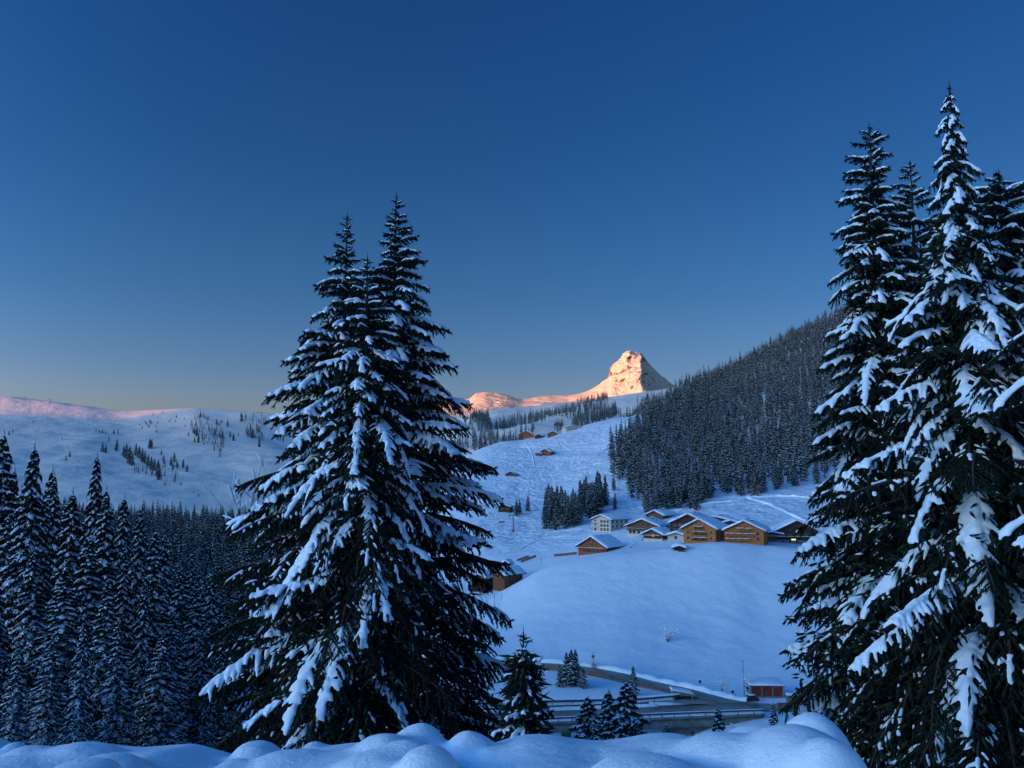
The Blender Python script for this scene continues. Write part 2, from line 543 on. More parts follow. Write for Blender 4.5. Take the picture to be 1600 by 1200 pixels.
# the far range with the horn-shaped peak
UP = [300, 395, 405, 420, 520, 640, 700, 733, 745, 760, 790, 812, 850, 890, 911, 927, 942, 953, 956, 966, 976, 982, 1001, 1008, 1015, 1027, 1040, 1058, 1090, 1200]
CR = [650, 647, 643, 648, 645, 637, 630, 622, 614, 612, 617, 624, 619, 617, 613, 606, 595.5, 584, 575, 565.5, 555.5, 551.5, 552, 560, 570, 582.5, 592, 603, 612, 620]
pr = []
for u, c in zip(UP, CR):
    yc = 3300.0
    if u > 1000:
        yc = 3300 + (u - 1000) * 4
    base = 652
    mid1 = base - (base - c) * 0.30
    mid2 = base - (base - c) * 0.62
    # buttress running towards the viewer below the summit; the flank right of it recedes
    def bt(c0, w0, hgt, sl_):
        return math.exp(-((u - c0) / w0) ** 2) * hgt if u <= c0 else max(hgt - (u - c0) * sl_, -40)
    y1 = 2950 - bt(1026, 36, 230, 11) + max(0, u - 1026) * 2
    y2 = 3130 - bt(999, 24, 200, 8) + max(0, u - 999) * 2
    pr.append([(2300, 690), (2600, 655), (y1, mid1), (y2, mid2), (yc, c), (yc + 120, c + 12), (4300, 690)])
def pk_fade(x, y):
    u = 800 + F * x / y
    k = 0.35 + 1.3 * np.exp(-((u - 978) / 26) ** 2)
    return k * np.clip((y - 2500) / 300, 0, 1) * (0.18 + 0.82 * np.clip(np.abs(y - 3320) / 160, 0, 1))
def pk_post(P):
    x, y, z = P[..., 0].copy(), P[..., 1].copy(), P[..., 2].copy()
    u = 800 + F * x / y
    m = np.exp(-((u - 975) / 42) ** 4) * np.clip((z - 285) / 60, 0, 1)
    a, b = x * .80 + z * .60, -x * .6 + z * .8
    rg1 = 1 - np.abs(fbm(b / 26 + 7, a / 95, 3, 61)) * 1.4
    rg2 = 1 - np.abs(fbm(b / 9, a / 34, 2, 65)) * 1.4
    led = fbm(x / 60, z / 11, 3, 68)
    P[..., 1] -= m * (6 * rg1 + 5 * rg2 + 3 * led)
    P[..., 2] += m * (1.5 * rg1 + 1.5 * led) * np.clip(np.abs(y - 3310) / 60, .25, 1)
    P[..., 0] += m * 6 * fbm(z / 30, z * 0 + 2, 3, 71)


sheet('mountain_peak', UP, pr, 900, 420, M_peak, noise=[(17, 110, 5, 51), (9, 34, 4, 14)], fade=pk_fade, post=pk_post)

# valley floor that carries everything, far hills all round, ridge that keeps the evening sun out of the valley
n = 48
V = []
for k in range(n):
    a = 2 * math.pi * k / n
    for r_, z_ in ((0, -115), (2500, -118), (9000, -125), (30000, -160)):
        V.append((r_ * math.sin(a), r_ * math.cos(a), z_ + 1e-3 * k))
Q = [(4 * k + j, 4 * k + j + 1, 4 * ((k + 1) % n) + j + 1, 4 * ((k + 1) % n) + j) for k in range(n) for j in range(3)]
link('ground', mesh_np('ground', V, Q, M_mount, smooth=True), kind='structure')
V, Q = [], []
gx = np.linspace(-60, 60, 80)
gy = np.linspace(-80, 7.5, 50)
X, Y = np.meshgrid(gx, gy)
Z = -1.75 - 0.0 * X + 0.04 * fbm(X / 3, Y / 3, 3, 4) - np.clip(Y - 4.0, 0, 4) * 0.35 - 0.5 * np.clip((X - 1.9) / .8, 0, 1) * np.clip((Y - 1.5) / 2, 0, 1)
i = np.arange(49)[:, None] * 80 + np.arange(79)[None, :]
link('snowy_roadside', mesh_np('snowy_roadside', np.stack([X, Y, Z], -1).reshape(-1, 3),
     np.stack([i, i + 1, i + 81, i + 80], -1).reshape(-1, 4), M_bank, smooth=True), kind='structure')

# sunset-side ridge 6 km off: crest height as a function of the cross coordinate
Lh = Vector((math.sin(SUN_AZ), math.cos(SUN_AZ)))
Ph = Vector((-math.cos(SUN_AZ) * -1, -math.sin(SUN_AZ)))      # perpendicular, positive to the far left ahead
Ph = Vector((Lh.y, -Lh.x))
AO = 6000.0
TE = math.tan(SUN_EL)
SH = [(-9000, 980), (-2000, 960), (300, 950), (1200, 930), (1700, 900), (2344, 925), (2400, 905), (2450, 690), (2530, 690), (2560, 675), (2620, 645), (2800, 640), (3400, 690), (9000, 640)]
ss = np.array([s for s, _ in SH]); hh = np.array([h for _, h in SH])
qs = np.concatenate([np.linspace(-9000, 0, 40)[:-1], np.linspace(0, 4000, 220), np.linspace(4000, ss[-1], 30)[1:]])
ch = np.interp(qs, ss, hh) + 5 * fbm(qs / 170, qs * 0 + 3, 3, 77)
V = []
for q, h in zip(qs, ch):
    for da, hz in ((-2600, -120), (-1500, 0.25 * h), (-600, 0.68 * h), (0, h), (500, 0.72 * h), (1800, -120)):
        w_ = 35 * vnoise(np.array([q / 400]), np.array([da / 300.0]), 5)[0] if da else 0
        p = Lh * (AO + da) + Ph * q
        V.append((p.x, p.y, hz + w_))
nq = len(qs)
Q = [(6 * k + j, 6 * k + 6 + j, 6 * k + 7 + j, 6 * k + 1 + j) for k in range(nq - 1) for j in range(5)]
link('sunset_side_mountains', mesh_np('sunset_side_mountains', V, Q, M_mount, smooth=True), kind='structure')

BVH = BVHTree.FromPolygons(TERR_V, TERR_F)


def hit(u, v):
    d = pt(u, v, 1.0).normalized()
    r = BVH.ray_cast(Vector((0, 0, 0)), d)
    return r[0] if r[0] is not None else pt(u, v, 1500)


def gz(x, y):
    r = BVH.ray_cast(Vector((x, y, 3000)), Vector((0, 0, -1)))
    return r[0].z if r[0] is not None else -60.0


def gxy(u, Y, dz=0.0):
    """ground point at image column u (near the ground) and distance Y"""
    x = (u - 800) / F * Y
    z = gz(x, Y)
    for _ in range(3):
        x = (u - 800) / F * (Y * math.cos(PITCH) + z * math.sin(PITCH))
        z = gz(x, Y)
    return Vector((x, Y, z + dz))


# ------------------------------------------------------------------ foreground snow bank
def remeshed(name, V, Q, voxel, material, smooth_it=4, factor=0.5):
    me = mesh_np(name + '_src', V, Q, material)
    o = link('tmp', me)
    m = o.modifiers.new('r', 'REMESH')
    m.mode = 'VOXEL'
    m.voxel_size = voxel
    m.use_smooth_shade = True
    m2 = o.modifiers.new('s', 'SMOOTH')
    m2.factor = factor
    m2.iterations = smooth_it
    dg = bpy.context.evaluated_depsgraph_get()
    dg.update()
    out = bpy.data.meshes.new_from_object(o.evaluated_get(dg))
    out.name = name
    bpy.data.objects.remove(o)
    bpy.data.meshes.remove(me)
    out.materials.clear()
    out.materials.append(material)
    out.shade_smooth()
    return out


def ellipsoid(c, r, n=24, m=14, seed=0, rough=0.06):
    th = np.linspace(0, 2 * np.pi, n, endpoint=False)
    ph = np.linspace(0.02, np.pi - 0.02, m)
    P, T = np.meshgrid(ph, th, indexing='ij')
    d = np.stack([np.sin(P) * np.cos(T), np.sin(P) * np.sin(T), np.cos(P)], -1)
    k = 1 + rough * fbm(d[..., 0] * 1.3 + seed * 3.1, d[..., 2] * 1.3 + d[..., 1] * 1.1 + seed, 2, seed)
    V = (d * k[..., None] * np.array(r) + np.array(c)).reshape(-1, 3)
    i = np.arange(m - 1)[:, None] * n
    j = np.arange(n)[None, :]
    Q = np.stack([i + j, i + (j + 1) % n, i + n + (j + 1) % n, i + n + j], -1).reshape(-1, 4)
    Q = np.concatenate([Q])
    caps = [list(range(n))[::-1], list(range((m - 1) * n, m * n))]
    return V, Q, caps


# (u, v of the top, half width in px, half height in px, distance)
MOUNDS = [(20, 1157, 26, 60, 7.2), (-60, 1150, 90, 90, 7.4), (40, 1170, 60, 60, 6.6), (120, 1163, 80, 62, 6.6), (165, 1180, 75, 60, 6.0), (120, 1192, 60, 30, 5.2),
          (400, 1159, 46, 62, 7.0), (365, 1186, 40, 40, 6.4), (460, 1176, 85, 60, 6.4), (490, 1157, 27, 50, 7.2), (545, 1178, 60, 60, 6.6),
          (600, 1150, 70, 80, 6.6), (652, 1131, 52, 90, 7.0), (640, 1160, 75, 80, 6.2), (735, 1142, 52, 80, 6.8), (772, 1166, 45, 60, 6.5), (668, 1168, 52, 60, 5.7),
          (790, 1190, 50, 50, 6.2), (930, 1168, 62, 60, 6.6), (1040, 1152, 62, 80, 7.1), (985, 1176, 90, 60, 6.3), (1130, 1160, 110, 80, 6.6), (1010, 1190, 90, 40, 5.6),
          (1265, 1114, 70, 150, 7.0), (1195, 1132, 90, 110, 6.7), (1150, 1150, 110, 90, 6.2), (1240, 1136, 110, 110, 6.0), (1290, 1150, 66, 110, 5.6), (870, 1203, 60, 40, 6.2),
          (180, 1200, 60, 40, 6.2), (1000, 1165, 60, 60, 6.5), (600, 1180, 90, 50, 6.0)]
V, Q, NG = [], [], []
for k, (u, v, hw, hv, Y) in enumerate(MOUNDS):
    t = pt(u, v, Y)
    s = Y / F
    rx, rz_ = hw * s * 1.1, hv * s
    a, b, caps = ellipsoid((t.x, t.y, t.z - rz_), (rx, rx * 0.9 + 0.12, rz_), seed=k)
    o = len(V)
    V += a.tolist()
    Q += (b + o).tolist()
    # caps as fans
    for cidx, c in enumerate(caps):
        cc = a[c].mean(0)
        V.append(cc.tolist())
        ci = len(V) - 1
        for q in range(len(c)):
            NG.append((o + c[q], o + c[(q + 1) % len(c)], ci))
# core ridge under the mounds
rz0 = []
o = len(V)
xs = np.linspace(-9, 9, 90)
prof = [(4.0, -2.3), (4.6, -1.95), (5.6, -1.72), (6.6, -1.78), (7.4, -1.95), (8.2, -2.6), (8.4, -3.6), (4.0, -3.6)]
for x in xs:
    dz = 0.06 * math.sin(x * 2.1) + 0.05 * math.sin(x * 5.3 + 1) - 0.12
    low = 0.55 * min(1, max(0, (x - 2.15) / .5)) + 0.22 * math.exp(-((x + 2.15) / .35) ** 2)
    for y_, z_ in prof:
        V.append((x, y_, z_ * 1.0 + (dz - low if z_ > -3 else 0) - 0.02))
m_ = len(prof)
for k in range(89):
    for j in range(m_):
        Q.append((o + k * m_ + j, o + (k + 1) * m_ + j, o + (k + 1) * m_ + (j + 1) % m_, o + k * m_ + (j + 1) % m_))
NG.append(tuple(o + j for j in (0, 1, 2))); NG.append(tuple(o + j for j in (0, 2, 3))); NG.append(tuple(o + j for j in (0, 3, 4)))
NG.append(tuple(o + j for j in (0, 4, 5))); NG.append(tuple(o + j for j in (0, 5, 6))); NG.append(tuple(o + j for j in (0, 6, 7)))
e = o + 89 * m_
for j in range(1, 7):
    NG.append((e, e + j + 1, e + j))
bank = remeshed('snow_bank', V, [np.array(Q), np.array(NG)], 0.035, M_bank, 14, 0.5)
link('snow_bank', bank, kind='structure', label='lumpy rounded bank of fresh snow along the road edge')


# ------------------------------------------------------------------ spruce geometry
def spindles(P, D, Ln, Rr, sides=3):
    """elongated bipyramids: base P, unit direction D, length, radius"""
    P, D = np.asarray(P, float), np.asarray(D, float)
    Ln, Rr = np.asarray(Ln, float)[:, None], np.asarray(Rr, float)[:, None]
    up = np.tile([0.31, 0.2, 0.93], (len(P), 1))
    a = np.cross(D, up)
    nn = np.linalg.norm(a, axis=1, keepdims=True)
    a = np.where(nn < 0.15, np.array([[1.0, 0, 0]]), a / np.maximum(nn, 1e-6))
    b = np.cross(D, a)
    V = [P, P + D * Ln]
    for k in range(sides):
        t = 2 * math.pi * k / sides
        V.append(P + D * Ln * 0.35 + Rr * (a * math.cos(t) + b * math.sin(t)))
    V = np.stack(V, 1)
    m = 2 + sides
    base = (np.arange(len(P)) * m)[:, None]
    T = []
    for k in range(sides):
        k2 = (k + 1) % sides
        T.append(np.concatenate([base, base + 2 + k2, base + 2 + k], 1))
        T.append(np.concatenate([base + 1, base + 2 + k, base + 2 + k2], 1))
    return V.reshape(-1, 3), np.concatenate(T)


def nrm(d):
    return d / np.linalg.norm(d, axis=-1, keepdims=True)


def branch_lines(L, rg, droop, rise, wmax, step):
    """main axis and side twigs as poly-lines"""
    def axis(t):
        return np.array([L * t, 0.05 * L * math.sin(3 * t + rg.random()), L * (rise * t - droop * t ** 2.1)])
    yo = rg.random() * 3
    ts = np.linspace(0, 1, 14)
    ax = np.array([[L * t * (1 - 0.12 * droop * t), 0.035 * L * math.sin(4 * t + yo) - 0.035 * L * math.sin(yo), L * (rise * t - droop * t ** 2.1 + 0.05 * max(0, t - .8))] for t in ts])
    tw = []
    nt = max(4, int(L / step))
    for side in (-1, 1):
        for k in range(nt):
            t = 0.1 + 0.88 * (k + rg.random() * 0.8) / nt
            f = (1 - t) ** 0.6 * min(1, t / 0.3) + 0.16
            l = wmax * L * f * (0.65 + 0.5 * rg.random())
            p = np.array([np.interp(t, ts, ax[:, i]) for i in range(3)])
            a = R(38 + 24 * rg.random() + 14 * (1 - t))
            d = np.array([math.cos(a), side * math.sin(a), -0.12 - 0.25 * rg.random() + (rise - 2 * droop * t) * 0.35])
            s = np.linspace(0, 1, 6)[:, None]
            line = p + d * l * s + np.array([0, 0, -0.30 * l]) * s ** 2
            tw.append((t, line, l))
    return ts, ax, tw


def make_branch(L, seed, droop=0.35, rise=0.12, wmax=0.36, step=0.24, snow=1.0):
    rg = random.Random(seed)
    ts, ax, tw = branch_lines(L, rg, droop, rise, wmax, step)
    P, D, Ln, Rr = [], [], [], []

    def put(p, d, l, r):
        P.append(p); D.append(d); Ln.append(l); Rr.append(r)
    for t, line, l in tw:
        dirn = nrm(line[-1] - line[0])
        for k in range(5):
            seg = line[k + 1] - line[k]
            sl_ = np.linalg.norm(seg)
            put(line[k], seg / sl_, sl_ * 1.5, 0.032)
        m = max(2, int(l / 0.05))
        for k in range(m):
            s = (k + rg.random()) / m
            p = np.array([np.interp(s * 5, range(6), line[:, i]) for i in range(3)])
            for _ in range(2):
                if rg.random() < 0.55:
                    d = np.array([dirn[0] * .5 + rg.uniform(-.35, .35), dirn[1] * .5 + rg.uniform(-.35, .35), -1.0])
                    put(p, nrm(d), rg.uniform(0.08, 0.27), rg.uniform(.02, .036))
                else:
                    d = dirn + np.array([rg.uniform(-.7, .7), rg.uniform(-.7, .7), rg.uniform(-.7, .15)])
                    put(p, nrm(d), rg.uniform(0.07, 0.15), rg.uniform(.018, .03))
        put(line[-1], nrm(dirn + np.array([0, 0, -.3])), 0.16, 0.03)
    for k in range(int(L / 0.05)):
        s = 0.15 + 0.85 * rg.random()
        p = np.array([np.interp(s, ts, ax[:, i]) for i in range(3)])
        d = np.array([rg.uniform(0, .8), rg.uniform(-.5, .5), -1])
        put(p, nrm(d), rg.uniform(0.10, 0.34), rg.uniform(.022, .04))
    for d in ((1, .5, 0), (1, -.5, .0), (1, 0, .25), (1, .2, -.4)):
        put(ax[-1], nrm(np.array(d, float)), 0.2, 0.03)
    V, T = spindles(np.array(P), np.array(D), Ln, Rr)
    # woody axis
    mb = MB()
    mb.tube([a for a in ax[::2]] + [ax[-1]], [0.018 * L * (1 - .8 * t) + 0.008 for t in ts[::2]] + [0.006], 5)
    bw = len(V)
    V2 = np.array([tuple(v) for v in mb.V])
    q = np.array([f for f in mb.Q if len(f) == 4]) + bw
    V = np.concatenate([V, V2])
    idx = np.concatenate([np.zeros(len(T)), np.ones(len(q))])
    me = mesh_np('branch', V, [T, q], [M_needle, M_bark], idx)
    # snow resting on the twigs
    SV, SQ = [], []

    def stube(line, rad, sg):
        n = 8
        o = len(SV)
        for k, p in enumerate(line):
            a = line[min(k + 1, len(line) - 1)] - line[max(k - 1, 0)]
            a = nrm(a)
            sd = nrm(np.cross(a, [0, 0, 1.0]))
            up = np.cross(sd, a)
            r_ = rad[k]
            for j in range(n):
                th = 2 * math.pi * j / n
                c_, s_ = math.cos(th), math.sin(th)
                SV.append((p + sd * r_ * c_ + up * r_ * (0.85 * s_ if s_ > 0 else 0.35 * s_) + np.array([0, 0, 0.03 + 0.12 * r_])).tolist())
        for k in range(len(line) - 1):
            for j in range(n):
                SQ.append((o + k * n + j, o + k * n + (j + 1) % n, o + (k + 1) * n + (j + 1) % n, o + (k + 1) * n + j))
        SQ.append((o + 0, o + 3, o + 2, o + 1)); SQ.append((o + 0, o + 7, o + 4, o + 3)); SQ.append((o + 7, o + 6, o + 5, o + 4))
        e = o + (len(line) - 1) * n
        SQ.append((e + 0, e + 1, e + 2, e + 3)); SQ.append((e + 0, e + 3, e + 4, e + 7)); SQ.append((e + 7, e + 4, e + 5, e + 6))
    base = min(0.125, 0.04 + 0.027 * L) * snow
    s0 = 0.12 + 0.2 * rg.random()
    n_ = max(8, int(L / 0.16))
    tt = np.linspace(s0, 1.0, n_)
    line = np.stack([np.interp(tt, ts, ax[:, i]) for i in range(3)], -1)
    rad = [base * (0.75 + 0.75 * rg.random()) * (0.5 if k in (0, n_ - 1) else 1) for k in range(n_)]
    stube(line, rad, 1)
    for t, ln, l in tw:
        if rg.random() < 0.15 or t < s0 * 0.8:
            continue
        e = rg.uniform(0.45, 0.88)
        s = np.linspace(0, e, 5)
        ln2 = np.stack([np.interp(s * 5, range(6), ln[:, i]) for i in range(3)], -1)
        r0 = base * rg.uniform(0.65, 1.15)
        rad = [r0 * 0.9, r0 * rg.uniform(.8, 1.15), r0 * rg.uniform(.75, 1.1), r0 * rg.uniform(.6, .95), r0 * 0.35]
        stube(ln2, rad, 1)
    sm = remeshed('branch_snow', SV, np.array(SQ), 0.042 if L > 2 else 0.03, M_cap, 2, 0.5)
    SV, SQ = [], []                       # thinner, broken snow for boughs sheltered by those above
    for t, ln, l in tw:
        if rg.random() < 0.42:
            continue
        a0 = rg.uniform(0.05, 0.6)
        s = np.linspace(a0, min(1, a0 + rg.uniform(.2, .4)), 4)
        ln2 = np.stack([np.interp(s * 5, range(6), ln[:, i]) for i in range(3)], -1)
        r0 = max(0.04, base * rg.uniform(0.4, 0.75))
        stube(ln2, [r0 * .6, r0, r0 * rg.uniform(.7, 1), r0 * .5], 1)
    a0 = rg.uniform(.55, .85)
    tt = np.linspace(a0, min(1, a0 + rg.uniform(.1, .15)), 6)
    stube(np.stack([np.interp(tt, ts, ax[:, i]) for i in range(3)], -1), [max(.045, base * rg.uniform(.4, .85)) for _ in tt], 1)
    s2 = remeshed('branch_snow', SV, np.array(SQ), 0.04 if L > 2 else 0.03, M_cap, 1, 0.5)
    return me, sm, L, s2


BR = {
    'xlong': [make_branch(6.0, 91 + k, droop=0.24 + .08 * k, rise=0.15, wmax=0.30, step=0.26) for k in range(2)],
    'xdroopy': [make_branch(5.6, 95 + k, droop=0.55 + .08 * k, rise=0.10, wmax=0.24, step=0.26) for k in range(2)],
    'long': [make_branch(4.2, 11 + k, droop=0.24 + .07 * k, rise=0.15, step=0.26) for k in range(3)],
    'droopy': [make_branch(4.0, 31 + k, droop=0.62 + .08 * k, rise=0.10, wmax=0.27, step=0.26) for k in range(3)],
    'mid': [make_branch(2.4, 51 + k, droop=0.26 + .08 * k, rise=0.12, wmax=0.36, step=0.22) for k in range(3)],
    'short': [make_branch(1.15, 71 + k, droop=0.2 + .1 * k, rise=0.2, wmax=0.36, step=0.17) for k in range(3)],
}


def trunk_mesh(H, r0, seed=0, lean=0.0):
    rg = random.Random(seed)
    mb = MB()
    n = 16
    ps = [(0.0 + 0.03 * rg.uniform(-1, 1) * (k > 0), 0.03 * rg.uniform(-1, 1) * (k > 0), -1.2 + (H + 1.2) * k / n) for k in range(n + 1)]
    mb.tube(ps, [r0 * (1.15 - 1.12 * (k / n) ** 0.9) + 0.012 for k in range(n + 1)], 9)
    me = bpy.data.meshes.new('trunk')
    me.from_pydata(mb.V, [], mb.Q)
    me.materials.append(M_bark)
    me.shade_smooth()
    return me


def hero_tree(u, v, Y, prof, label, seed, yb=None, droopy=0.3, left=1.0, right=1.0, density=1.0, hmin=0.02, snowy=0.85, nmax=298, front=1.0, top=True, cone=1.0, hang=0, lowsnow=0.12):
    """prof: list of (v, radius in px) measured down from the top; u,v the top pixel"""
    rg = random.Random(seed)
    tp = pt(u, v, Y)
    z0 = gz(tp.x, Y)
    H = tp.z - z0
    s = Y / F
    hs = [H] + [pt(u, vv, Y).z - z0 for vv, r_ in prof]
    rr = [0.12] + [r_ * s for vv, r_ in prof]
    hs, rr = np.array(hs)[::-1], np.array(rr)[::-1]
    root = bpy.data.objects.new('spruce_tree', None)
    COL.objects.link(root)
    root.location = (tp.x, Y, z0)
    root['label'] = label
    root['category'] = 'tree'
    root['group'] = 'tall snow-laden spruces beside the road'
    link('trunk', trunk_mesh(H, H * 0.0125, seed), root)
    items = []
    h = max(hmin * H, 0.8)
    phi = rg.random() * 6
    while h < H - 0.12:
        r_ = float(np.interp(h, hs, rr))
        k = 5 if r_ > 1.2 else 4
        for j in range(k):
            phi += 2 * math.pi / k + rg.uniform(-.35, .35)
            items.append((h + rg.uniform(-.12, .12), phi, r_))
        phi += 0.9
        h += (0.28 + 0.062 * min(r_, 3.4)) / density
    if len(items) > nmax:
        items = [it for k, it in enumerate(items) if (k * nmax) // len(items) != ((k - 1) * nmax) // len(items)]
    for h, ph, r_ in items:
        c = math.cos(ph)
        sd = left if c < -0.3 else right if c > 0.3 else 1.0
        if math.sin(ph) < -0.5:
            sd *= front
        ln = r_ * sd * rg.uniform(0.72, 1.12)
        if rg.random() < 0.10:
            ln *= 0.7
        ln = max(ln, 0.22)
        fr = h / H
        dr_ = rg.random() < droopy
        if ln > 4.8:
            kind = 'xdroopy' if dr_ else 'xlong'
        elif ln > 3.0:
            kind = 'droopy' if dr_ else 'long'
        elif ln > 1.5:
            kind = 'droopy' if dr_ and ln > 2.2 else 'mid'
        else:
            kind = 'short'
        bm_, sm_, L, s2_ = rg.choice(BR[kind])
        sc = ln / L
        pitch = R(38) * max(0, fr - 0.86) / 0.14 * (0 if hang else 1) + R(rg.uniform(-14, 9)) - R(6) * (1 - fr) * cone - (R(38) if hang and fr > hang else 0)
        rot = (R(rg.uniform(-12, 12)), -pitch, ph)
        th = max(0.8, min(1.15, 1 / sc ** 0.35)) * sc
        b = link('branch', bm_, root, (0, 0, min(h, H - 0.1)), rot, (sc, sc * rg.uniform(.85, 1.15), th))
        full = snowy * min(1, max(0.0, (fr - lowsnow) / 0.5) + 0.24)
        q = rg.random()
        if q < full:
            link('branch_snow', sm_, b)
        elif q < full + 0.6 * (1 - full):
            link('branch_snow', s2_, b, kind='stuff')
    # inner twigs, too fine to pick apart
    nI = int(5200 * (H / 22))
    hh_ = np.random.default_rng(seed).random(nI) ** 1.3 * (H * 0.8) + 0.3
    rgn = np.random.default_rng(seed + 1)
    rad_ = np.interp(hh_, hs, rr) * (0.05 + np.where(hh_ < H * .4, .78, .5) * rgn.random(nI))
    an = rgn.random(nI) * 6.283
    P = np.stack([rad_ * np.cos(an), rad_ * np.sin(an), hh_ - 0.25 * rad_], -1)
    D = nrm(np.stack([np.cos(an) * .6 + rgn.normal(0, .4, nI), np.sin(an) * .6 + rgn.normal(0, .4, nI), rgn.normal(-.45, .5, nI)], -1))
    V_, T_ = spindles(P, D, rgn.uniform(.25, .7, nI), rgn.uniform(.035, .08, nI))
    link('inner_twigs', mesh_np('inner_twigs', V_, T_, M_needle), root, kind='stuff')
    k_ = rgn.random(nI) < 0.16
    Dk = nrm(D[k_] * np.array([1, 1, .35]))
    V_, T_ = spindles(P[k_] + np.array([0, 0, .05]), Dk, rgn.uniform(.1, .34, k_.sum()), rgn.uniform(.025, .06, k_.sum()), 5)
    link('twig_snow', mesh_np('twig_snow', V_, T_, M_cap, smooth=True), root, kind='stuff')
    tv, tt_ = spindles(np.array([[0, 0, H - 0.5]] * 4 + [[0, 0, H - .15]] * 3), nrm(np.array([[0, 0, 1.], [.5, 0, .8], [-.4, .3, .8], [0, -.5, .8], [.6, .2, .5], [-.6, 0, .5], [0, .6, .5]])),
                       [0.75, .3, .3, .3, .16, .16, .16], [.03] * 7)
    link('leader', mesh_np('leader', tv, tt_, M_needle), root)
    return root


# ---- lighter trees for the middle distance and the far woods
def tree_meshes(H, Rb, seed, nb, twigs, hang, jag=1.0, far=False, snow=0.62, droop=0.45, thick=1.0):
    rg = random.Random(seed)
    lump = [rg.uniform(.72, 1.12) for _ in range(60)]
    P, D, Ln, Rr = [], [], [], []
    SP, SD, SL, SR = [], [], [], []
    for k in range(nb):
        fr = min(.999, max(0, (k + rg.uniform(-2, 2)) / nb)) ** 0.86
        h = 0.03 * H + fr * 0.95 * H
        r_ = Rb * (1 - fr) ** 0.82 * min(1, 0.72 + fr * 1.6) * rg.uniform(.62, 1.15) * lump[int(fr * 11) * 4 + int(rg.random() * 4)] + 0.12
        ph = k * 2.39996 + rg.uniform(-.6, .6)
        ca, sa = math.cos(ph), math.sin(ph)
        dr = droop * rg.uniform(.6, 1.3)
        def ax(t):
            rr_ = r_ * t
            return np.array([ca * rr_, sa * rr_, h + r_ * (0.15 * t - dr * t ** 2) + (0.5 * (fr - .85) * r_ * t if fr > .85 else 0)])
        def ptw(p, q, wd, sn=True, lift=0.0):
            d = q - p
            l = np.linalg.norm(d)
            P.append(p); D.append(d / l); Ln.append(l); Rr.append(wd)
            if sn and rg.random() < snow:
                SP.append(p + np.array([0, 0, wd * .75 + 0.02])); SD.append(d / l); SL.append(l * rg.uniform(.7, .95)); SR.append(wd * (rg.uniform(.45, 1.1) * .62 if far else rg.uniform(.6, 1.3)))
        w0 = (0.10 if not far else 0.30 * thick) * (0.6 + 0.4 * min(1, r_))
        ptw(ax(0.02), ax(.55), w0 * 1.2, fr > .1)
        ptw(ax(.5), ax(1.0), w0)
        for j in range(twigs):
            t = 0.2 + 0.75 * (j + .5 * rg.random()) / twigs
            for sd in (-1, 1):
                l = r_ * 0.36 * ((1 - t) ** .6 + .2) * rg.uniform(.7, 1.15)
                a = ph + sd * R(rg.uniform(38, 62))
                p = ax(t)
                q = p + np.array([math.cos(a) * l, math.sin(a) * l, -l * rg.uniform(.3, .7)])
                ptw(p, q, w0 * .75)
                for _ in range(hang):
                    s = rg.random()
                    pp = p + (q - p) * s
                    P.append(pp); D.append(nrm(np.array([rg.uniform(-.4, .4), rg.uniform(-.4, .4), -1]))); Ln.append(rg.uniform(.2, .45) * (1 if not far else 1.3)); Rr.append(w0 * .45)
        if hang:
            for _ in range(hang * 3):
                pp = ax(rg.uniform(.2, 1))
                P.append(pp); D.append(nrm(np.array([rg.uniform(-.4, .4), rg.uniform(-.4, .4), -1]))); Ln.append(rg.uniform(.25, .55)); Rr.append(w0 * .5)
    P.append(np.array([0, 0, H * .93])); D.append(np.array([0, 0, 1.])); Ln.append(H * .08); Rr.append(.07 if not far else .15)
    V, T = spindles(P, D, Ln, Rr)
    SV, ST = spindles(SP, SD, SL, SR, 4)
    mn = M_needle_far if far else M_needle
    mb = MB()
    mb.tube([(0, 0, -1.5), (0, 0, H * .5), (0, 0, H * .95)], [H * .013, H * .008, .02], 6)
    TV = np.array([tuple(v) for v in mb.V]); TQ = np.array([f for f in mb.Q if len(f) == 4])
    return (V, T, mn), (SV, ST), (TV, TQ)


def parts_meshes(a):
    (V, T, mn), (SV, ST), (TV, TQ) = a
    return mesh_np('crown', V, T, mn), mesh_np('crown_snow', SV, ST, M_cap, smooth=False), mesh_np('trunk', TV, TQ, M_bark, smooth=True)


def joined_mesh(a):
    (V, T, mn), (SV, ST), (TV, TQ) = a
    n1, n2 = len(V), len(V) + len(SV)
    idx = np.concatenate([np.zeros(len(T)), np.ones(len(ST)), np.full(len(TQ), 2)])
    return mesh_np('spruce_tree', np.concatenate([V, SV, TV]), [T, ST + n1, TQ + n2], [mn, M_cap, M_bark], idx)


MIDT = [(parts_meshes(tree_meshes(20, rb, 100 + k, nb, 5, 2, droop=dr, snow=.8)), 20.0) for k, (rb, nb, dr) in
        enumerate([(3.9, 220, .5), (3.1, 205, .6), (4.3, 225, .42), (3.4, 210, .7), (4.0, 190, .35), (3.0, 205, .8)])]
YOUNGT = [(parts_meshes(tree_meshes(9, rb, 140 + k, 90, 5, 2, droop=dr)), 9.0) for k, (rb, dr) in enumerate([(2.0, .45), (2.4, .35), (1.7, .55)])]
SMALLT = [(joined_mesh(tree_meshes(18, rb, 200 + k, 120, 2, 1, far=True, droop=dr, snow=.5)), 18.0) for k, (rb, dr) in
          enumerate([(3.8, .5), (3.3, .6), (4.2, .45), (3.6, .75)])]
FARC = bpy.data.collections.new('far_tree_kinds')
for k, (rb, dr) in enumerate([(3.3, .5), (2.8, .7), (3.7, .45), (3.1, .6)]):
    o = bpy.data.objects.new('far_spruce', joined_mesh(tree_meshes(18, rb, 300 + k, 60, 1, 0, far=True, droop=dr, snow=.45, thick=1.25)))
    FARC.objects.link(o)

N_TREES = 0


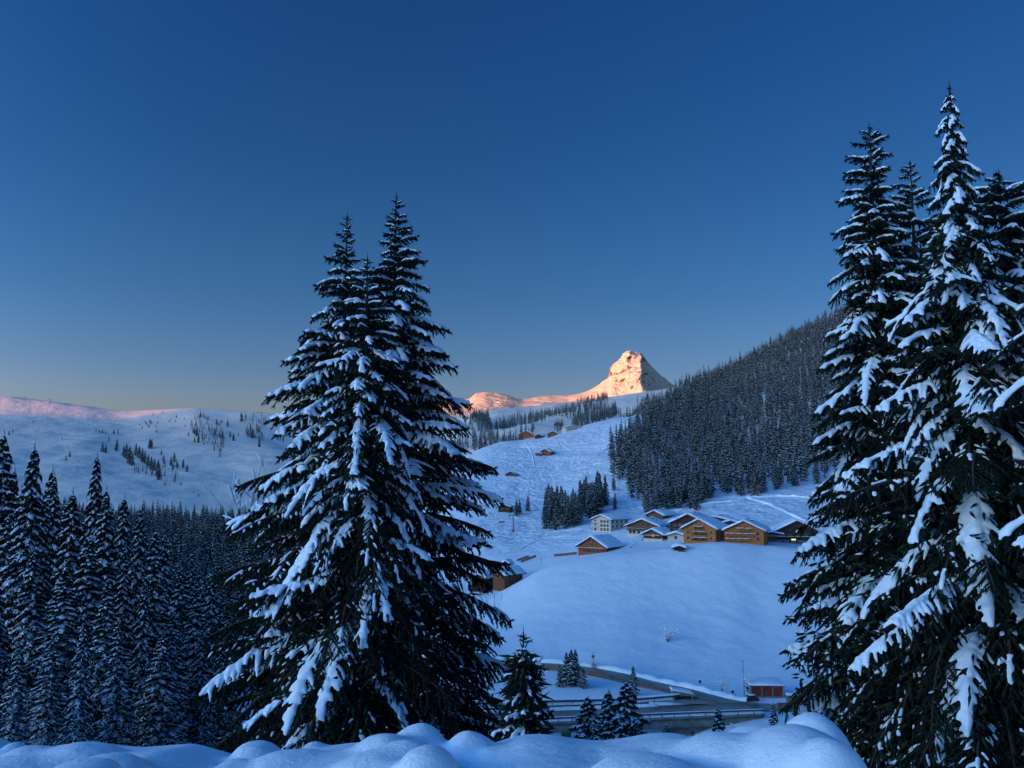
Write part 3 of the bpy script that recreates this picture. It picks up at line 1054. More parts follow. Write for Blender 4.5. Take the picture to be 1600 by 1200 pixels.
def mid_tree(x, y, H, label, group, seed, kinds=None, z=None, width=1.0):
    global N_TREES
    N_TREES += 1
    rg = random.Random(seed)
    (c, sn, tr), h0 = rg.choice(kinds or MIDT)
    root = bpy.data.objects.new('spruce_tree', None)
    COL.objects.link(root)
    root.location = (x, y, gz(x, y) if z is None else z)
    root.rotation_euler = (R(rg.uniform(-1.5, 1.5)), R(rg.uniform(-1.5, 1.5)), rg.uniform(0, 6.28))
    k = H / h0
    root.scale = (k * width, k * width, k)
    root['label'] = label
    root['category'] = 'tree'
    if group:
        root['group'] = group
    link('crown', c, root)
    link('snow', sn, root)
    link('trunk', tr, root)
    return root


def small_tree(x, y, H, label, group, seed, width=1.0, z=None):
    global N_TREES
    N_TREES += 1
    rg = random.Random(seed)
    me, h0 = rg.choice(SMALLT)
    k = H / h0
    o = link('spruce_tree', me, None, (x, y, gz(x, y) - 0.2 if z is None else z), (0, 0, rg.uniform(0, 6.28)), (k * width, k * width, k))
    o['label'] = label
    o['category'] = 'tree'
    if group:
        o['group'] = group
    return o


def inpoly(u, v, poly):
    c = False
    n = len(poly)
    for i in range(n):
        x1, y1 = poly[i]
        x2, y2 = poly[i - 1]
        if (y1 > v) != (y2 > v) and u < (x2 - x1) * (v - y1) / (y2 - y1) + x1:
            c = not c
    return c


def scatter(poly, Y0, Y1, spacing, count, seed, mind=None):
    """points on the ground whose foot falls in the image polygon, even density on the ground"""
    rg = random.Random(seed)
    u0, u1 = min(p[0] for p in poly), max(p[0] for p in poly)
    out, cells = [], {}
    tries = 0
    mind = mind or spacing * 0.6
    while len(out) < count and tries < count * 30:
        tries += 1
        Y = math.sqrt(rg.uniform(Y0 ** 2, Y1 ** 2))
        u = rg.uniform(u0, u1)
        x = (u - 800) / F * Y
        z = gz(x, Y)
        uu, vv = proj(x, Y, z)
        if not inpoly(uu, vv, poly):
            continue
        c = (int(x // mind), int(Y // mind))
        if any((x - a) ** 2 + (Y - b) ** 2 < mind * mind for i in (-1, 0, 1) for j in (-1, 0, 1) for a, b in cells.get((c[0] + i, c[1] + j), ())):
            continue
        cells.setdefault(c, []).append((x, Y))
        out.append((x, Y, z, uu, vv))
    return out


def gn_forest(name, P, H, label, seed):
    rgn = np.random.default_rng(seed)
    me = bpy.data.meshes.new(name)
    me.from_pydata([tuple(p) for p in P], [], [])
    sc = me.attributes.new('tsize', 'FLOAT', 'POINT')
    sc.data.foreach_set('value', (np.asarray(H) / 18.0).astype(np.float32))
    ro = me.attributes.new('trot', 'FLOAT_VECTOR', 'POINT')
    n = len(P)
    ro.data.foreach_set('vector', np.stack([rgn.normal(0, .02, n), rgn.normal(0, .02, n), rgn.uniform(0, 6.28, n)], -1).astype(np.float32).ravel())
    ix = me.attributes.new('tkind', 'INT', 'POINT')
    ix.data.foreach_set('value', rgn.integers(0, 4, n).astype(np.int32))
    o = link(name, me, kind='stuff', label=label)
    ng = bpy.data.node_groups.new('forest_nodes', 'GeometryNodeTree')
    ng.interface.new_socket('Geometry', in_out='INPUT', socket_type='NodeSocketGeometry')
    ng.interface.new_socket('Geometry', in_out='OUTPUT', socket_type='NodeSocketGeometry')
    N, L = ng.nodes, ng.links.new
    gi, go = N.new('NodeGroupInput'), N.new('NodeGroupOutput')
    ci = N.new('GeometryNodeCollectionInfo')
    ci.inputs['Collection'].default_value = FARC
    ci.inputs['Separate Children'].default_value = True
    ci.inputs['Reset Children'].default_value = True
    ip = N.new('GeometryNodeInstanceOnPoints')
    ip.inputs['Pick Instance'].default_value = True
    def at(nm, ty):
        a = N.new('GeometryNodeInputNamedAttribute')
        a.data_type = ty
        a.inputs['Name'].default_value = nm
        return a.outputs['Attribute']
    L(gi.outputs[0], ip.inputs['Points'])
    L(ci.outputs[0], ip.inputs['Instance'])
    L(at('tkind', 'INT'), ip.inputs['Instance Index'])
    L(at('trot', 'FLOAT_VECTOR'), ip.inputs['Rotation'])
    L(at('tsize', 'FLOAT'), ip.inputs['Scale'])
    L(ip.outputs[0], go.inputs[0])
    md = o.modifiers.new('forest', 'NODES')
    md.node_group = ng
    return o


#OBJECTS
# ------------------------------------------------------------------ the tall spruces
hero_tree(543, 336, 38.5, [(400, 26), (430, 40), (480, 56), (540, 80), (600, 112), (700, 142), (800, 165), (900, 190), (1000, 195), (1100, 205), (1200, 215)],
          'dark tall spruce with the lower pointed top, left and rearmost of the middle three', 1, left=1.1, right=.8, droopy=.1, snowy=.75, cone=0.2, lowsnow=.2)
hero_tree(619, 304, 40, [(350, 22), (400, 42), (450, 56), (500, 76), (560, 98), (640, 108), (700, 138), (780, 165), (860, 160), (950, 172), (1050, 190), (1200, 200)],
          'tall dark spruce with the highest top of the three in the middle', 2, left=.8, right=1.08, droopy=.08, snowy=.8, cone=0.2, lowsnow=.15)
hero_tree(574, 402, 33.5, [(440, 26), (500, 50), (560, 72), (640, 100), (700, 118), (800, 140), (900, 155), (1000, 165), (1100, 175), (1200, 180)],
          'front spruce of the middle three with drooping boughs under thick snow', 3, droopy=.75, snowy=.8, cone=1.9, front=1.0, lowsnow=.2)
hero_tree(1358, 196, 34, [(225, 24), (260, 36), (300, 42), (360, 54), (420, 70), (460, 84), (520, 72), (580, 92), (660, 110), (760, 128), (850, 160), (950, 180), (1050, 165), (1150, 160), (1200, 160)],
          'tall spruce at the left edge of the right hand tree group with cushions of snow', 4, left=1.08, droopy=.3, snowy=.9, lowsnow=.25)
hero_tree(1422, 252, 37, [(290, 32), (340, 46), (380, 60), (500, 76), (700, 120), (900, 150), (1200, 180)],
          'half hidden spruce whose fine top rises between the two highest tops on the right', 5, droopy=.3, nmax=200)
hero_tree(1483, 134, 29, [(150, 22), (200, 34), (240, 42), (300, 54), (340, 64), (360, 95), (420, 112), (500, 138), (600, 160), (700, 190), (820, 215), (950, 235), (1100, 230), (1200, 230)],
          'highest spruce on the right with a slim snow-plastered top and broad snowy boughs', 6, droopy=.55, snowy=.98, cone=2.2, front=1.05, hang=.72, lowsnow=.3)
hero_tree(1560, 268, 31, [(300, 50), (345, 80), (400, 105), (450, 120), (600, 110), (800, 150), (1000, 170), (1200, 180)],
          'spruce at the right edge of the photo behind the highest one', 7, droopy=.45, nmax=260, lowsnow=.2)
hero_tree(1690, 240, 23, [(300, 60), (400, 110), (500, 150), (600, 160), (700, 150), (800, 150), (1000, 90), (1200, 60)],
          'nearest spruce leaning in from the right edge with its bare trunk showing low down', 8, droopy=.5, nmax=190, hmin=.16, snowy=.6, lowsnow=.3)
hero_tree(818, 988, 27, [(1020, 22), (1060, 34), (1100, 44), (1150, 58), (1200, 66), (1300, 80)],
          'young spruce with a thin bare leader right beside the middle group', 9, droopy=.2, snowy=.85, density=1.35, nmax=150)

# ------------------------------------------------------------------ spruce wood on the left
LEFT = [  # top u, top v, distance, height
    (43, 690, 72, 25), (147, 706, 88, 25), (6, 672, 95, 28), (95, 735, 95, 23), (120, 762, 80, 21), (172, 758, 86, 20), (215, 800, 95, 19), (78, 728, 105, 24),
    (245, 822, 100, 18), (262, 830, 112, 18), (128, 955, 52, 10), (28, 998, 50, 8.5), (60, 850, 66, 16), (100, 880, 62, 14), (170, 900, 62, 12), (200, 850, 75, 16),
    (232, 905, 70, 12.5), (8, 800, 78, 19), (285, 880, 105, 15), (305, 905, 95, 13), (150, 830, 70, 15), (190, 960, 58, 9.5), (250, 980, 62, 9), (-20, 740, 84, 24),
    (20, 730, 110, 25), (112, 780, 120, 22), (300, 860, 130, 17), (335, 890, 125, 16), (270, 950, 72, 10.5), (320, 980, 75, 10), (78, 990, 55, 8.5), (-12, 940, 55, 10),
    (225, 790, 125, 20), (190, 770, 118, 21), (64, 770, 88, 20), (360, 930, 110, 13), (345, 1000, 80, 10), (0, 880, 60, 13)]
ORD = 'first second third fourth fifth sixth seventh eighth ninth tenth eleventh twelfth thirteenth fourteenth fifteenth sixteenth seventeenth'.split()
for k, (u, v, Y, H) in enumerate(LEFT):
    t = pt(u, v, Y)
    z0 = gz(t.x, Y)
    Hh = max(t.z - z0, 5)
    row = 'back row' if Y >= 90 else 'middle row' if Y >= 66 else 'front row'
    same = sorted(q[0] for q in LEFT if ('back row' if q[2] >= 90 else 'middle row' if q[2] >= 66 else 'front row') == row)
    lab = 'snow-dusted slim spruce, %s from the left in the %s of the left wood' % (ORD[same.index(u)], row)
    if k == 0:
        lab = 'tallest spruce near the left edge, rising above the wood before the snowy mountain'
    elif k == 1:
        lab = 'lone spruce top standing highest in the middle of the left wood'
    elif k == 10:
        lab = 'young snowy spruce low in front, just above the snow bank on the left'
    elif k == 11:
        lab = 'small broad snowy spruce in the lower left corner'
    mid_tree(t.x, Y, Hh, lab, 'spruces of the wood on the left slope', 500 + k, z=z0, width=(1.0 if Hh > 14 else 1.15) * rnd.uniform(.85, 1.25))

# ------------------------------------------------------------------ small spruces by the road and bridge
NEAR = [
    (919, 1088, 128, 'first of three tall spruces before the bridge, left one', YOUNGT, 1.9),
    (950, 1078, 140, 'middle one of three tall spruces before the bridge', YOUNGT, 1.7),
    (979, 1064, 132, 'right and tallest of three spruces before the bridge', YOUNGT, 1.8),
    (899, 1148, 118, 'tiny spruce at the foot of the bridge pier', YOUNGT, .8),
    (1041, 1130, 125, 'small snowy spruce poking up behind the bank below the wide bridge pier', YOUNGT, 1.3),
    (1084, 1138, 130, 'tiny spruce left of the broad snow-laden one below the bridge', YOUNGT, 1.1),
    (1121, 1106, 112, 'broad snow-laden young spruce below the right end of the bridge', YOUNGT, 1.8),
    (1209, 1098, 175, 'small thin spruce right of the bridge end', YOUNGT, 1.2)]
for k, (u, v, Y, lab, kd, wd) in enumerate(NEAR):
    t = pt(u, v, Y)
    z0 = gz(t.x, Y)
    mid_tree(t.x, Y, t.z - z0, lab, None, 600 + k, kinds=kd, z=z0, width=wd)
for k, (u, v, Y, lab) in enumerate([(884, 1016, 236, 'left spruce of the tight clump between the two roads'), (892, 1012, 233, 'middle spruce of the tight clump between the two roads'),
                                    (900, 1012, 234, 'right tall spruce of the tight clump between the two roads'), (874, 1035, 232, 'lower spruce on the left flank of the clump between the roads'),
                                    (911, 1040, 232, 'lower spruce on the right flank of the clump between the roads'),
                                    (989, 1038, 228, 'single dense spruce beside the junction of the two roads')]):
    t = pt(u, v, Y)
    z0 = gz(t.x, Y)
    mid_tree(t.x, Y, t.z - z0, lab, None, 640 + k, kinds=YOUNGT, z=z0 - .3, width=1.25)

# ------------------------------------------------------------------ trees across the valley
def row_trees(lst, label, group, seed, H0=1.0, width=1.0, fn=small_tree):
    """lst of (u, v of foot, height in px)"""
    for k, it in enumerate(lst):
        u, v, hp = it[:3]
        p = hit(u, v)
        H = hp * (p.y / F) * 1.02
        lab = it[3] if len(it) > 3 else label
        fn(p.x, p.y, H, lab, group, seed + k, width=width, z=p.z - 0.3)

rg = random.Random(5)
wood = []
for k in range(40):
    t = k / 39
    u = 853 + 86 * rg.random()
    # lower edge of the wood runs from (856,832) up to (940,805)
    ve = np.interp(u, [850, 880, 915, 940], [826, 832, 815, 803])
    v = ve - rg.random() * 22
    wood.append((u, v, rg.uniform(42, 56)))
wood.sort()
wood[0] += ('leftmost spruce of the tight wood beside the piste above the village',)
wood[-1] += ('rightmost spruce of the tight wood beside the piste above the village',)
row_trees(wood, 'dark slim spruce in the tight wood beside the piste above the village', 'spruces of the small wood by the piste', 700, width=1.25)
row_trees([(946, 789, 47, 'single tall pointed spruce standing behind the small wood by the piste'), (961, 796, 26, 'small round spruce between the small wood and the forest edge'),
           (959, 766, 22, 'small spruce at the forest edge above the round one'), (807, 806, 27, 'left spruce of the pair beside the dark hut on the piste'), (812, 803, 24, 'spruce right behind the left one beside the dark hut'),
           (825, 799, 26, 'solitary neat spruce right of the pair on the piste'), (782, 790, 12, 'tiny spruce behind the dark hut roof')],
          '', None, 760, width=1.35)

# left mountain: scattered little spruces
lm = [(160, 706, 16), (165, 708, 14), (182, 705, 20), (170, 690, 8), (178, 678, 9), (184, 677, 8), (150, 675, 6), (155, 677, 7), (160, 677, 7), (165, 678, 6),
      (193, 712, 16), (197, 716, 24), (202, 725, 28), (206, 728, 22), (212, 712, 20), (217, 716, 20), (222, 722, 22), (226, 724, 20), (231, 728, 18), (236, 733, 20), (241, 736, 20), (246, 744, 24), (248, 750, 26),
      (234, 701, 17), (237, 699, 14), (244, 676, 6), (233, 668, 6), (222, 670, 5), (252, 711, 10), (267, 728, 15), (272, 722, 15), (286, 731, 14), (292, 737, 12), (278, 730, 8), (255, 720, 8),
      (103, 720, 9), (109, 714, 10), (97, 685, 4), (120, 676, 3), (52, 660, 4), (88, 640, 3), (283, 758, 6), (310, 776, 6), (258, 758, 6), (302, 770, 4), (14, 680, 8), (20, 676, 6)]
lm += [(rg.uniform(205, 290), rg.uniform(645, 668), rg.uniform(3, 6)) for _ in range(18)]
lm += [(rg.uniform(290, 410), rg.uniform(650, 700), rg.uniform(6, 16)) for _ in range(26)]
for i_, lab_ in ((31 + 4, 'left one of two lone little spruces low on the left mountain'), (32 + 4, 'right one of two lone little spruces low on the left mountain')):
    assert lm[i_][0] in (103, 109), lm[i_]
    lm[i_] += (lab_,)
for i_ in range(len(lm)):
    if len(lm[i_]) == 3:
        u_, v_, h_ = lm[i_]
        if 190 < u_ < 250 and v_ > 697:
            t_ = 'dark spruce in the tight diagonal row running down the left mountain'
        elif u_ >= 290:
            t_ = 'dark spruce among the gullies at the right end of the left mountain'
        elif v_ < 682:
            t_ = 'tiny dark spruce high up, scattered below the ridge of the left mountain'
        else:
            t_ = 'small dark spruce standing beside the diagonal row on the left mountain'
        lm[i_] = (u_, v_, h_, t_)
row_trees(lm, 'small dark spruce scattered on the steep snowy mountain on the left', 'spruces scattered on the left mountain', 800, width=1.45)

# right forested hillside
RP = [(950, 735), (958, 705), (985, 672), (1000, 655), (1040, 640), (1062, 618), (1100, 600), (1150, 580), (1200, 550), (1250, 526), (1300, 505), (1450, 435), (1700, 340), (1750, 700), (1400, 745), (1300, 752), (1240, 762),
      (1225, 752), (1205, 775), (1160, 778), (1120, 768), (1090, 800), (1050, 795), (1010, 803), (1000, 790), (985, 790), (975, 762)]
edge = scatter(RP, 430, 1290, 6, 6600, 31, mind=4.6)
edge.sort(key=lambda q: q[1])
near, rest = edge[:100], edge[100:]
for k, (x, y, z, u, v) in enumerate(near):
    small_tree(x, y, rg.uniform(14, 21), 'snow-dusted spruce at the lower edge of the steep forest above the village', 'spruces at the lower edge of the right hand forest', 900 + k, width=1.0, z=z - .3)
gn_forest('hillside_forest', [q[:3] for q in rest], [rg.triangular(11, 27, 17) for _ in rest], 'steep hillside covered by snow-dusted spruce forest', 3)

LP = [(140, 800), (200, 798), (240, 812), (262, 808), (330, 812), (380, 806), (430, 802), (560, 800), (640, 1000), (400, 1085), (300, 1085), (180, 1070), (0, 1010), (-400, 900), (-400, 780), (0, 800)]
lf = scatter(LP, 150, 900, 6, 3400, 41, mind=5.4)
gn_forest('valley_forest', [q[:3] for q in lf], [rg.triangular(12, 29, 19) for _ in lf], 'forest of snow-dusted spruces filling the valley below the left mountain', 4)

# belts of trees on the middle ridges
BELTS = [[(720, 672), (742, 650), (762, 650), (770, 680), (800, 690), (812, 675), (840, 668), (812, 700), (770, 712), (742, 712), (735, 690)],
         [(770, 668), (800, 655), (830, 648), (880, 642), (880, 652), (840, 660), (806, 668), (780, 676)],
         [(880, 646), (900, 632), (948, 622), (952, 636), (925, 650), (900, 660), (884, 658)],
         [(893, 668), (900, 656), (930, 650), (962, 640), (968, 648), (940, 660), (915, 668), (900, 672)],
         [(965, 655), (990, 650), (1010, 640), (1045, 625), (1052, 640), (1000, 660), (975, 664)],
         [(860, 672), (880, 660), (888, 664), (872, 676)], [(700, 700), (725, 690), (735, 700), (715, 712)],
         [(980, 640), (1000, 628), (1030, 614), (1040, 620), (1010, 634)]]
bp, bh = [], []
for k, b in enumerate(BELTS):
    d = [300, 150, 160, 190, 90, 14, 25, 14][k]
    for q in scatter(b, 850, 1800, 8, d, 60 + k, mind=5):
        bp.append(q[:3])
        bh.append(rg.uniform(10, 17))
gn_forest('ridge_woods', bp, bh, 'belts of dark spruces across the snowy ridges below the orange peak', 5)

SC = [[(300, 655), (318, 648), (345, 660), (352, 690), (345, 716), (330, 700), (312, 690), (296, 672)], [(372, 650), (415, 650), (415, 690), (385, 682)],
      [(205, 740), (262, 722), (292, 735), (288, 750), (262, 758), (245, 745)]]
sp_, sh_ = [], []
for k, b in enumerate(SC):
    for q in scatter(b, 1300, 2400, 8, [120, 70, 35][k], 90 + k, mind=5):
        sp_.append(q[:3])
        sh_.append(rg.uniform(6, 17))
gn_forest('mountain_scrub', sp_, sh_, 'patches of dark spruce and scrub among the gullies of the left mountain', 6)

# ------------------------------------------------------------------ roads, bridge
def drape(us_ys, nseg=60):
    a = np.array(us_ys, float)
    t = np.linspace(0, len(a) - 1, nseg)
    b = pchip(np.arange(len(a)), a, t)
    return [gxy(u, y) for u, y in b]


def strip(name, line, w, material, dz=0.12, zs=None, label=None, crown=0.0, nacross=7):
    V, Q = [], []
    n = len(line)
    for k, p in enumerate(line):
        d = (line[min(k + 1, n - 1)] - line[max(k - 1, 0)])
        d.z = 0
        d.normalize()
        s = Vector((d.y, -d.x, 0))
        for j in range(nacross):
            q = p + s * w * (j / (nacross - 1) - .5)
            V.append((q.x, q.y, zs[k] + dz + 0.02 * vnoise(np.array([q.x]), np.array([q.y]), 3)[0]))
    for k in range(n - 1):
        for j in range(nacross - 1):
            Q.append((k * nacross + j, k * nacross + j + 1, (k + 1) * nacross + j + 1, (k + 1) * nacross + j))
    return link(name, mesh_np(name, V, Q, material, smooth=True), kind='structure')


def smooth_z(line, extra=0.0):
    z = np.array([p.z for p in line])
    for _ in range(25):
        z[1:-1] = (z[:-2] + z[1:-1] * 2 + z[2:]) / 4
    return z + extra


def berm(name, line, zs, off, w, h, material, seed=0, parent=None, kind='structure', label=None):
    """lumpy ridge of ploughed snow beside a road"""
    V, Q = [], []
    n = len(line)
    prof = [(-.5, -.5), (-.38, .55), (-.12, 1.0), (.15, .95), (.4, .5), (.5, -.5)]
    for k, p in enumerate(line):
        d = (line[min(k + 1, n - 1)] - line[max(k - 1, 0)])
        d.z = 0
        d.normalize()
        s = Vector((d.y, -d.x, 0))
        hh_ = h * (1 + .35 * vnoise(np.array([k * .6]), np.array([seed * 7.0]), seed)[0])
        for a, b in prof:
            q = p + s * (off + a * w)
            V.append((q.x, q.y, zs[k] + b * hh_))
    m = len(prof)
    for k in range(n - 1):
        for j in range(m - 1):
            Q.append((k * m + j, k * m + j + 1, (k + 1) * m + j + 1, (k + 1) * m + j))
    o = link(name, mesh_np(name, V, Q, material, smooth=True), parent, kind=kind)
    return o


def flat_pts(line, zs):
    return [Vector((p.x, p.y, z)) for p, z in zip(line, zs)]


# upper road: from the left, sinking to the junction
UR = [(700, 262), (800, 258), (850, 255), (900, 252), (950, 248), (1000, 242), (1050, 236), (1100, 229), (1140, 225), (1190, 222), (1260, 220), (1400, 219), (1600, 219)]
ul = drape(UR, 110)
uz = smooth_z(ul, 0.45)
UZ = np.array([pt(u, v, y).z for u, v, y in [(700, 1040, 262), (850, 1043, 255), (900, 1047, 252), (950, 1056, 248), (1000, 1067, 242), (1050, 1080, 236), (1100, 1094, 229), (1140, 1101, 225), (1190, 1106, 222), (1260, 1108, 220), (1600, 1105, 219)]])
uu_ = np.array([proj(p.x, p.y, p.z)[0] for p in ul])
zroad = np.interp(uu_, [700, 850, 900, 950, 1000, 1050, 1100, 1140, 1190, 1260, 1600], UZ)
uz = np.maximum(zroad, np.array([p.z for p in ul]) + .25)
for _ in range(6):
    uz[1:-1] = (uz[:-2] + uz[1:-1] * 2 + uz[2:]) / 4
ul = flat_pts(ul, uz)
strip('upper_road', ul, 7.5, M_road, zs=uz)
berm('road_edge_snow', ul[:78], uz[:78], -5.0, 3.0, 1.0, M_ground, 3)
# low brown wall on the valley side of the upper road
V, Q = [], []
wl_ = ul[8:82]
for k, p in enumerate(wl_):
    d = (wl_[min(k + 1, len(wl_) - 1)] - wl_[max(k - 1, 0)]); d.z = 0; d.normalize()
    s = Vector((d.y, -d.x, 0))
    for a, b in ((3.9, -1.6), (3.9, .75), (4.2, .75), (4.2, -1.6)):
        q = p + s * a
        V.append((q.x, q.y, p.z + b))
n_ = len(wl_)
Q = [(4 * k + j, 4 * k + 4 + j, 4 * k + 5 + j, 4 * k + 1 + j) for k in range(n_ - 1) for j in range(3)]
link('retaining_wall', mesh_np('retaining_wall', V, Q, M_brownwall), label='low brown wall along the valley side of the upper road', category='wall')

# the bridge road
BU = [(520, 202), (700, 206), (840, 209), (950, 212), (1050, 214), (1180, 217)]
BV = [1134, 1126, 1119, 1115, 1111, 1106]
bl = []
for k in range(80):
    t = k / 79 * 5
    i = min(4, int(t)); f = t - i
    u = BU[i][0] * (1 - f) + BU[i + 1][0] * f
    y = BU[i][1] * (1 - f) + BU[i + 1][1] * f
    v = BV[i] * (1 - f) + BV[i + 1] * f
    bl.append(pt(u, v, y))
bz = np.array([p.z for p in bl])


def along(line, prof, material, name, parent, closed=True):
    V, Q = [], []
    n = len(line)
    m = len(prof)
    for k, p in enumerate(line):
        d = (line[min(k + 1, n - 1)] - line[max(k - 1, 0)]); d.z = 0; d.normalize()
        s = Vector((d.y, -d.x, 0))
        for a, b in prof:
            q = p + s * a
            V.append((q.x, q.y, p.z + b))
    for k in range(n - 1):
        for j in range(m if closed else m - 1):
            Q.append((k * m + j, (k + 1) * m + j, (k + 1) * m + (j + 1) % m, k * m + (j + 1) % m))
    T = [(0, j, j + 1) for j in range(1, m - 1)] + [((n - 1) * m, (n - 1) * m + j + 1, (n - 1) * m + j) for j in range(1, m - 1)]
    return link(name, mesh_np(name, V, [np.array(Q), np.array(T)], material), parent)


br = link('road_bridge', None, label='long concrete road bridge with snow-covered edges crossing the gully', category='bridge')
along(bl, [(-5.2, -.45), (-5.2, 0), (5.4, 0), (5.4, -.45)], M_conc, 'deck', br)
along(bl, [(-4.4, -2.6), (-4.4, -.46), (4.6, -.46), (4.6, -2.6)], M_conc, 'girder', br)
along(bl, [(-4.0, .01), (-4.0, .06), (3.6, .06), (3.6, .01)], M_road, 'road_surface', br)
along(bl, [(4.1, .02), (4.15, .40), (4.6, .52), (5.15, .42), (5.25, .02)], M_ground, 'near_edge_snow', br)
along(bl[:62], [(-5.0, .02), (-4.9, .45), (-4.4, .55), (-3.9, .3), (-3.8, .02)], M_ground, 'far_edge_snow', br)
for side, a in (('near', 5.3), ('far', -5.1)):
    r_ = along(bl if side == 'near' else bl[:60], [(a - .05, .62), (a - .05, 1.0), (a + .05, 1.0), (a + .05, .62)], M_rail, 'guard_rail', br)
    along(bl if side == 'near' else bl[:60], [(a - .1, 1.01), (a - .06, 1.14), (a + .06, 1.14), (a + .1, 1.01)], M_ground, 'rail_snow', r_)
pm = None
for k in range(2, 80, 3):
    for a in ((5.3, -5.1) if k < 60 else (5.3,)):
        p = bl[k]
        if pm is None:
            mb = MB(); mb.box(-.07, .07, -.07, .07, 0, .7)
            po = mb.build('rail_post', M_rail, br)
            pm = po.data
        else:
            po = link('rail_post', pm, br)
        d = (bl[min(k + 1, 79)] - bl[k - 1]); d.z = 0; d.normalize()
        q = p + Vector((d.y, -d.x, 0)) * (a + .08)
        po.location = (q.x, q.y, p.z - .02)
for u, wd in ((700, 2.2), (888, 2.0), (1064, 5.5)):
    k = int(np.argmin([abs(proj(*p)[0] - u) for p in bl]))
    p = bl[k]
    mb = MB()
    mb.box(-wd / 2, wd / 2, -2.2, 2.2, -26, -2.58)
    if wd > 3:
        mb.box(-wd / 2 - .5, -wd / 2 + .3, -2.6, 2.6, -26, -2.62)
        mb.box(wd / 2 - .3, wd / 2 + .5, -2.6, 2.6, -26, -2.62)
    o = mb.build('pier', M_conc, br)
    o.location = p
# abutment wall under the right end
mb = MB()
k = int(np.argmin([abs(proj(*p)[0] - 1118) for p in bl]))
mb.box(-9, 9, -3.6, 3.6, -14, -2.61)
o = mb.build('abutment', M_conc, br)
o.location = bl[k]
# branch road from the bridge to the left behind, with its guard rail
sl2 = [pt(u, v, y) for u, v, y in zip(np.linspace(600, 1150, 70), np.interp(np.linspace(600, 1150, 70), [600, 840, 1000, 1070, 1150], [1108, 1100, 1096, 1090, 1086]),
                                     np.interp(np.linspace(600, 1150, 70), [600, 1150], [219, 224]))]
along(sl2[:59], [(-.05, .3), (-.05, .8), (.05, .8), (.05, .3)], M_rail, 'guard_rail', None)
o = COL.objects[-1]
o['label'] = 'long low guard rail with a snow cap behind the bridge road'
o['category'] = 'guard rail'
along(sl2[:59], [(-.3, .81), (-.2, 1.15), (.2, 1.15), (.3, .81)], M_ground, 'rail_snow', o)
for k in range(1, 58, 4):
    mb = MB(); mb.box(-.07, .07, .06, .2, -.8, .6)
    mb.build('rail_post', M_rail, o).location = sl2[k]
# junction patch
V = [pt(*q) for q in [(1010, 1098, 219), (1180, 1107, 220.5), (1180, 1102, 224), (1100, 1090, 229), (1060, 1084, 232), (1078, 1094, 226), (1060, 1096, 222)]]
jn = [(v.x, v.y, max(v.z, gz(v.x, v.y)) + .35) for v in V]
me = bpy.data.meshes.new('road_junction'); me.from_pydata(jn, [], [tuple(range(7))]); me.materials.append(M_road)
link('road_junction', me, kind='structure')

# culvert-like snowy concrete box beside the junction
p = pt(1066, 1090, 226)
mb = MB()
mb.prism([(-2.2, -1.4), (2.4, -1.4), (2.4, .6), (1.8, .9), (-2.6, 1.7), (-2.8, 1.2)], -1.4, 1.4)
cu = mb.build('concrete_culvert', M_conc, label='small dark concrete culvert head with snow beside the road junction', category='culvert')
cu.location = (p.x, p.y, p.z + .3)
mb = MB(); mb.prism([(-2.9, 1.72), (1.8, .93), (2.5, .62), (2.5, .95), (1.8, 1.35), (-2.7, 2.15)], -1.5, 1.5)
mb.build('snow_cap', M_cap, cu, bevel=.1)
mb = MB(); mb.box(-1.9, 1.9, -1.46, -1.38, -1.3, .35)
mb.build('opening', M_black, cu)


# ------------------------------------------------------------------ things by the road
def place(o, u, v, rz=0.0, dz=0.0, Y=None):
    p = hit(u, v) if Y is None else pt(u, v, Y)
    o.location = (p.x, p.y, p.z + dz)
    o.rotation_euler = (0, 0, rz)
    return o


# garage with three red doors
g = link('garage', None, label='low garage with three red doors and thick snow on its flat roof', category='garage')
mb = MB()
W_, D_ = 8.2, 6.0
mb.box(-W_ / 2, W_ / 2, .25, D_, -1.5, 2.7)
for x in (-W_ / 2, -1.42, 1.28, W_ / 2 - .25):
    mb.box(x, x + .25, 0, .249, -1.5, 2.7)
mb.box(-W_ / 2, W_ / 2, 0, .249, 2.701, 2.95)
mb.build('wall', M_conc, g)
for k in range(3):
    mb = MB()
    x0 = [-W_ / 2 + .26, -1.16, 1.54][k]
    x1 = [-1.43, 1.27, W_ / 2 - .26][k]
    mb.box(x0, x1, .12, .2, 0, 2.69)
    for z in (.65, 1.3, 1.95):
        mb.box(x0 + .05, x1 - .05, .09, .119, z, z + .08)
    mb.build('garage_door', M_door_r, g)
mb = MB(); mb.box(-W_ / 2 - .4, W_ / 2 + .4, -.5, D_ + .3, 2.96, 3.15)
mb.build('roof', M_roof, g)
mb = MB(); mb.prism([(-W_ / 2 - .5, 3.16), (W_ / 2 + .5, 3.16), (W_ / 2 + .3, 3.6), (2, 3.85), (-2, 3.9), (-W_ / 2 - .2, 3.6)], -.6, D_ + 1.5)
mb.build('roof_snow', M_cap, g, smooth=True, bevel=.25)
place(g, 1199, 1087, R(-4), Y=232)
g.location.z = pt(1199, 1088, 232).z
g.scale = (1, 1, .84)

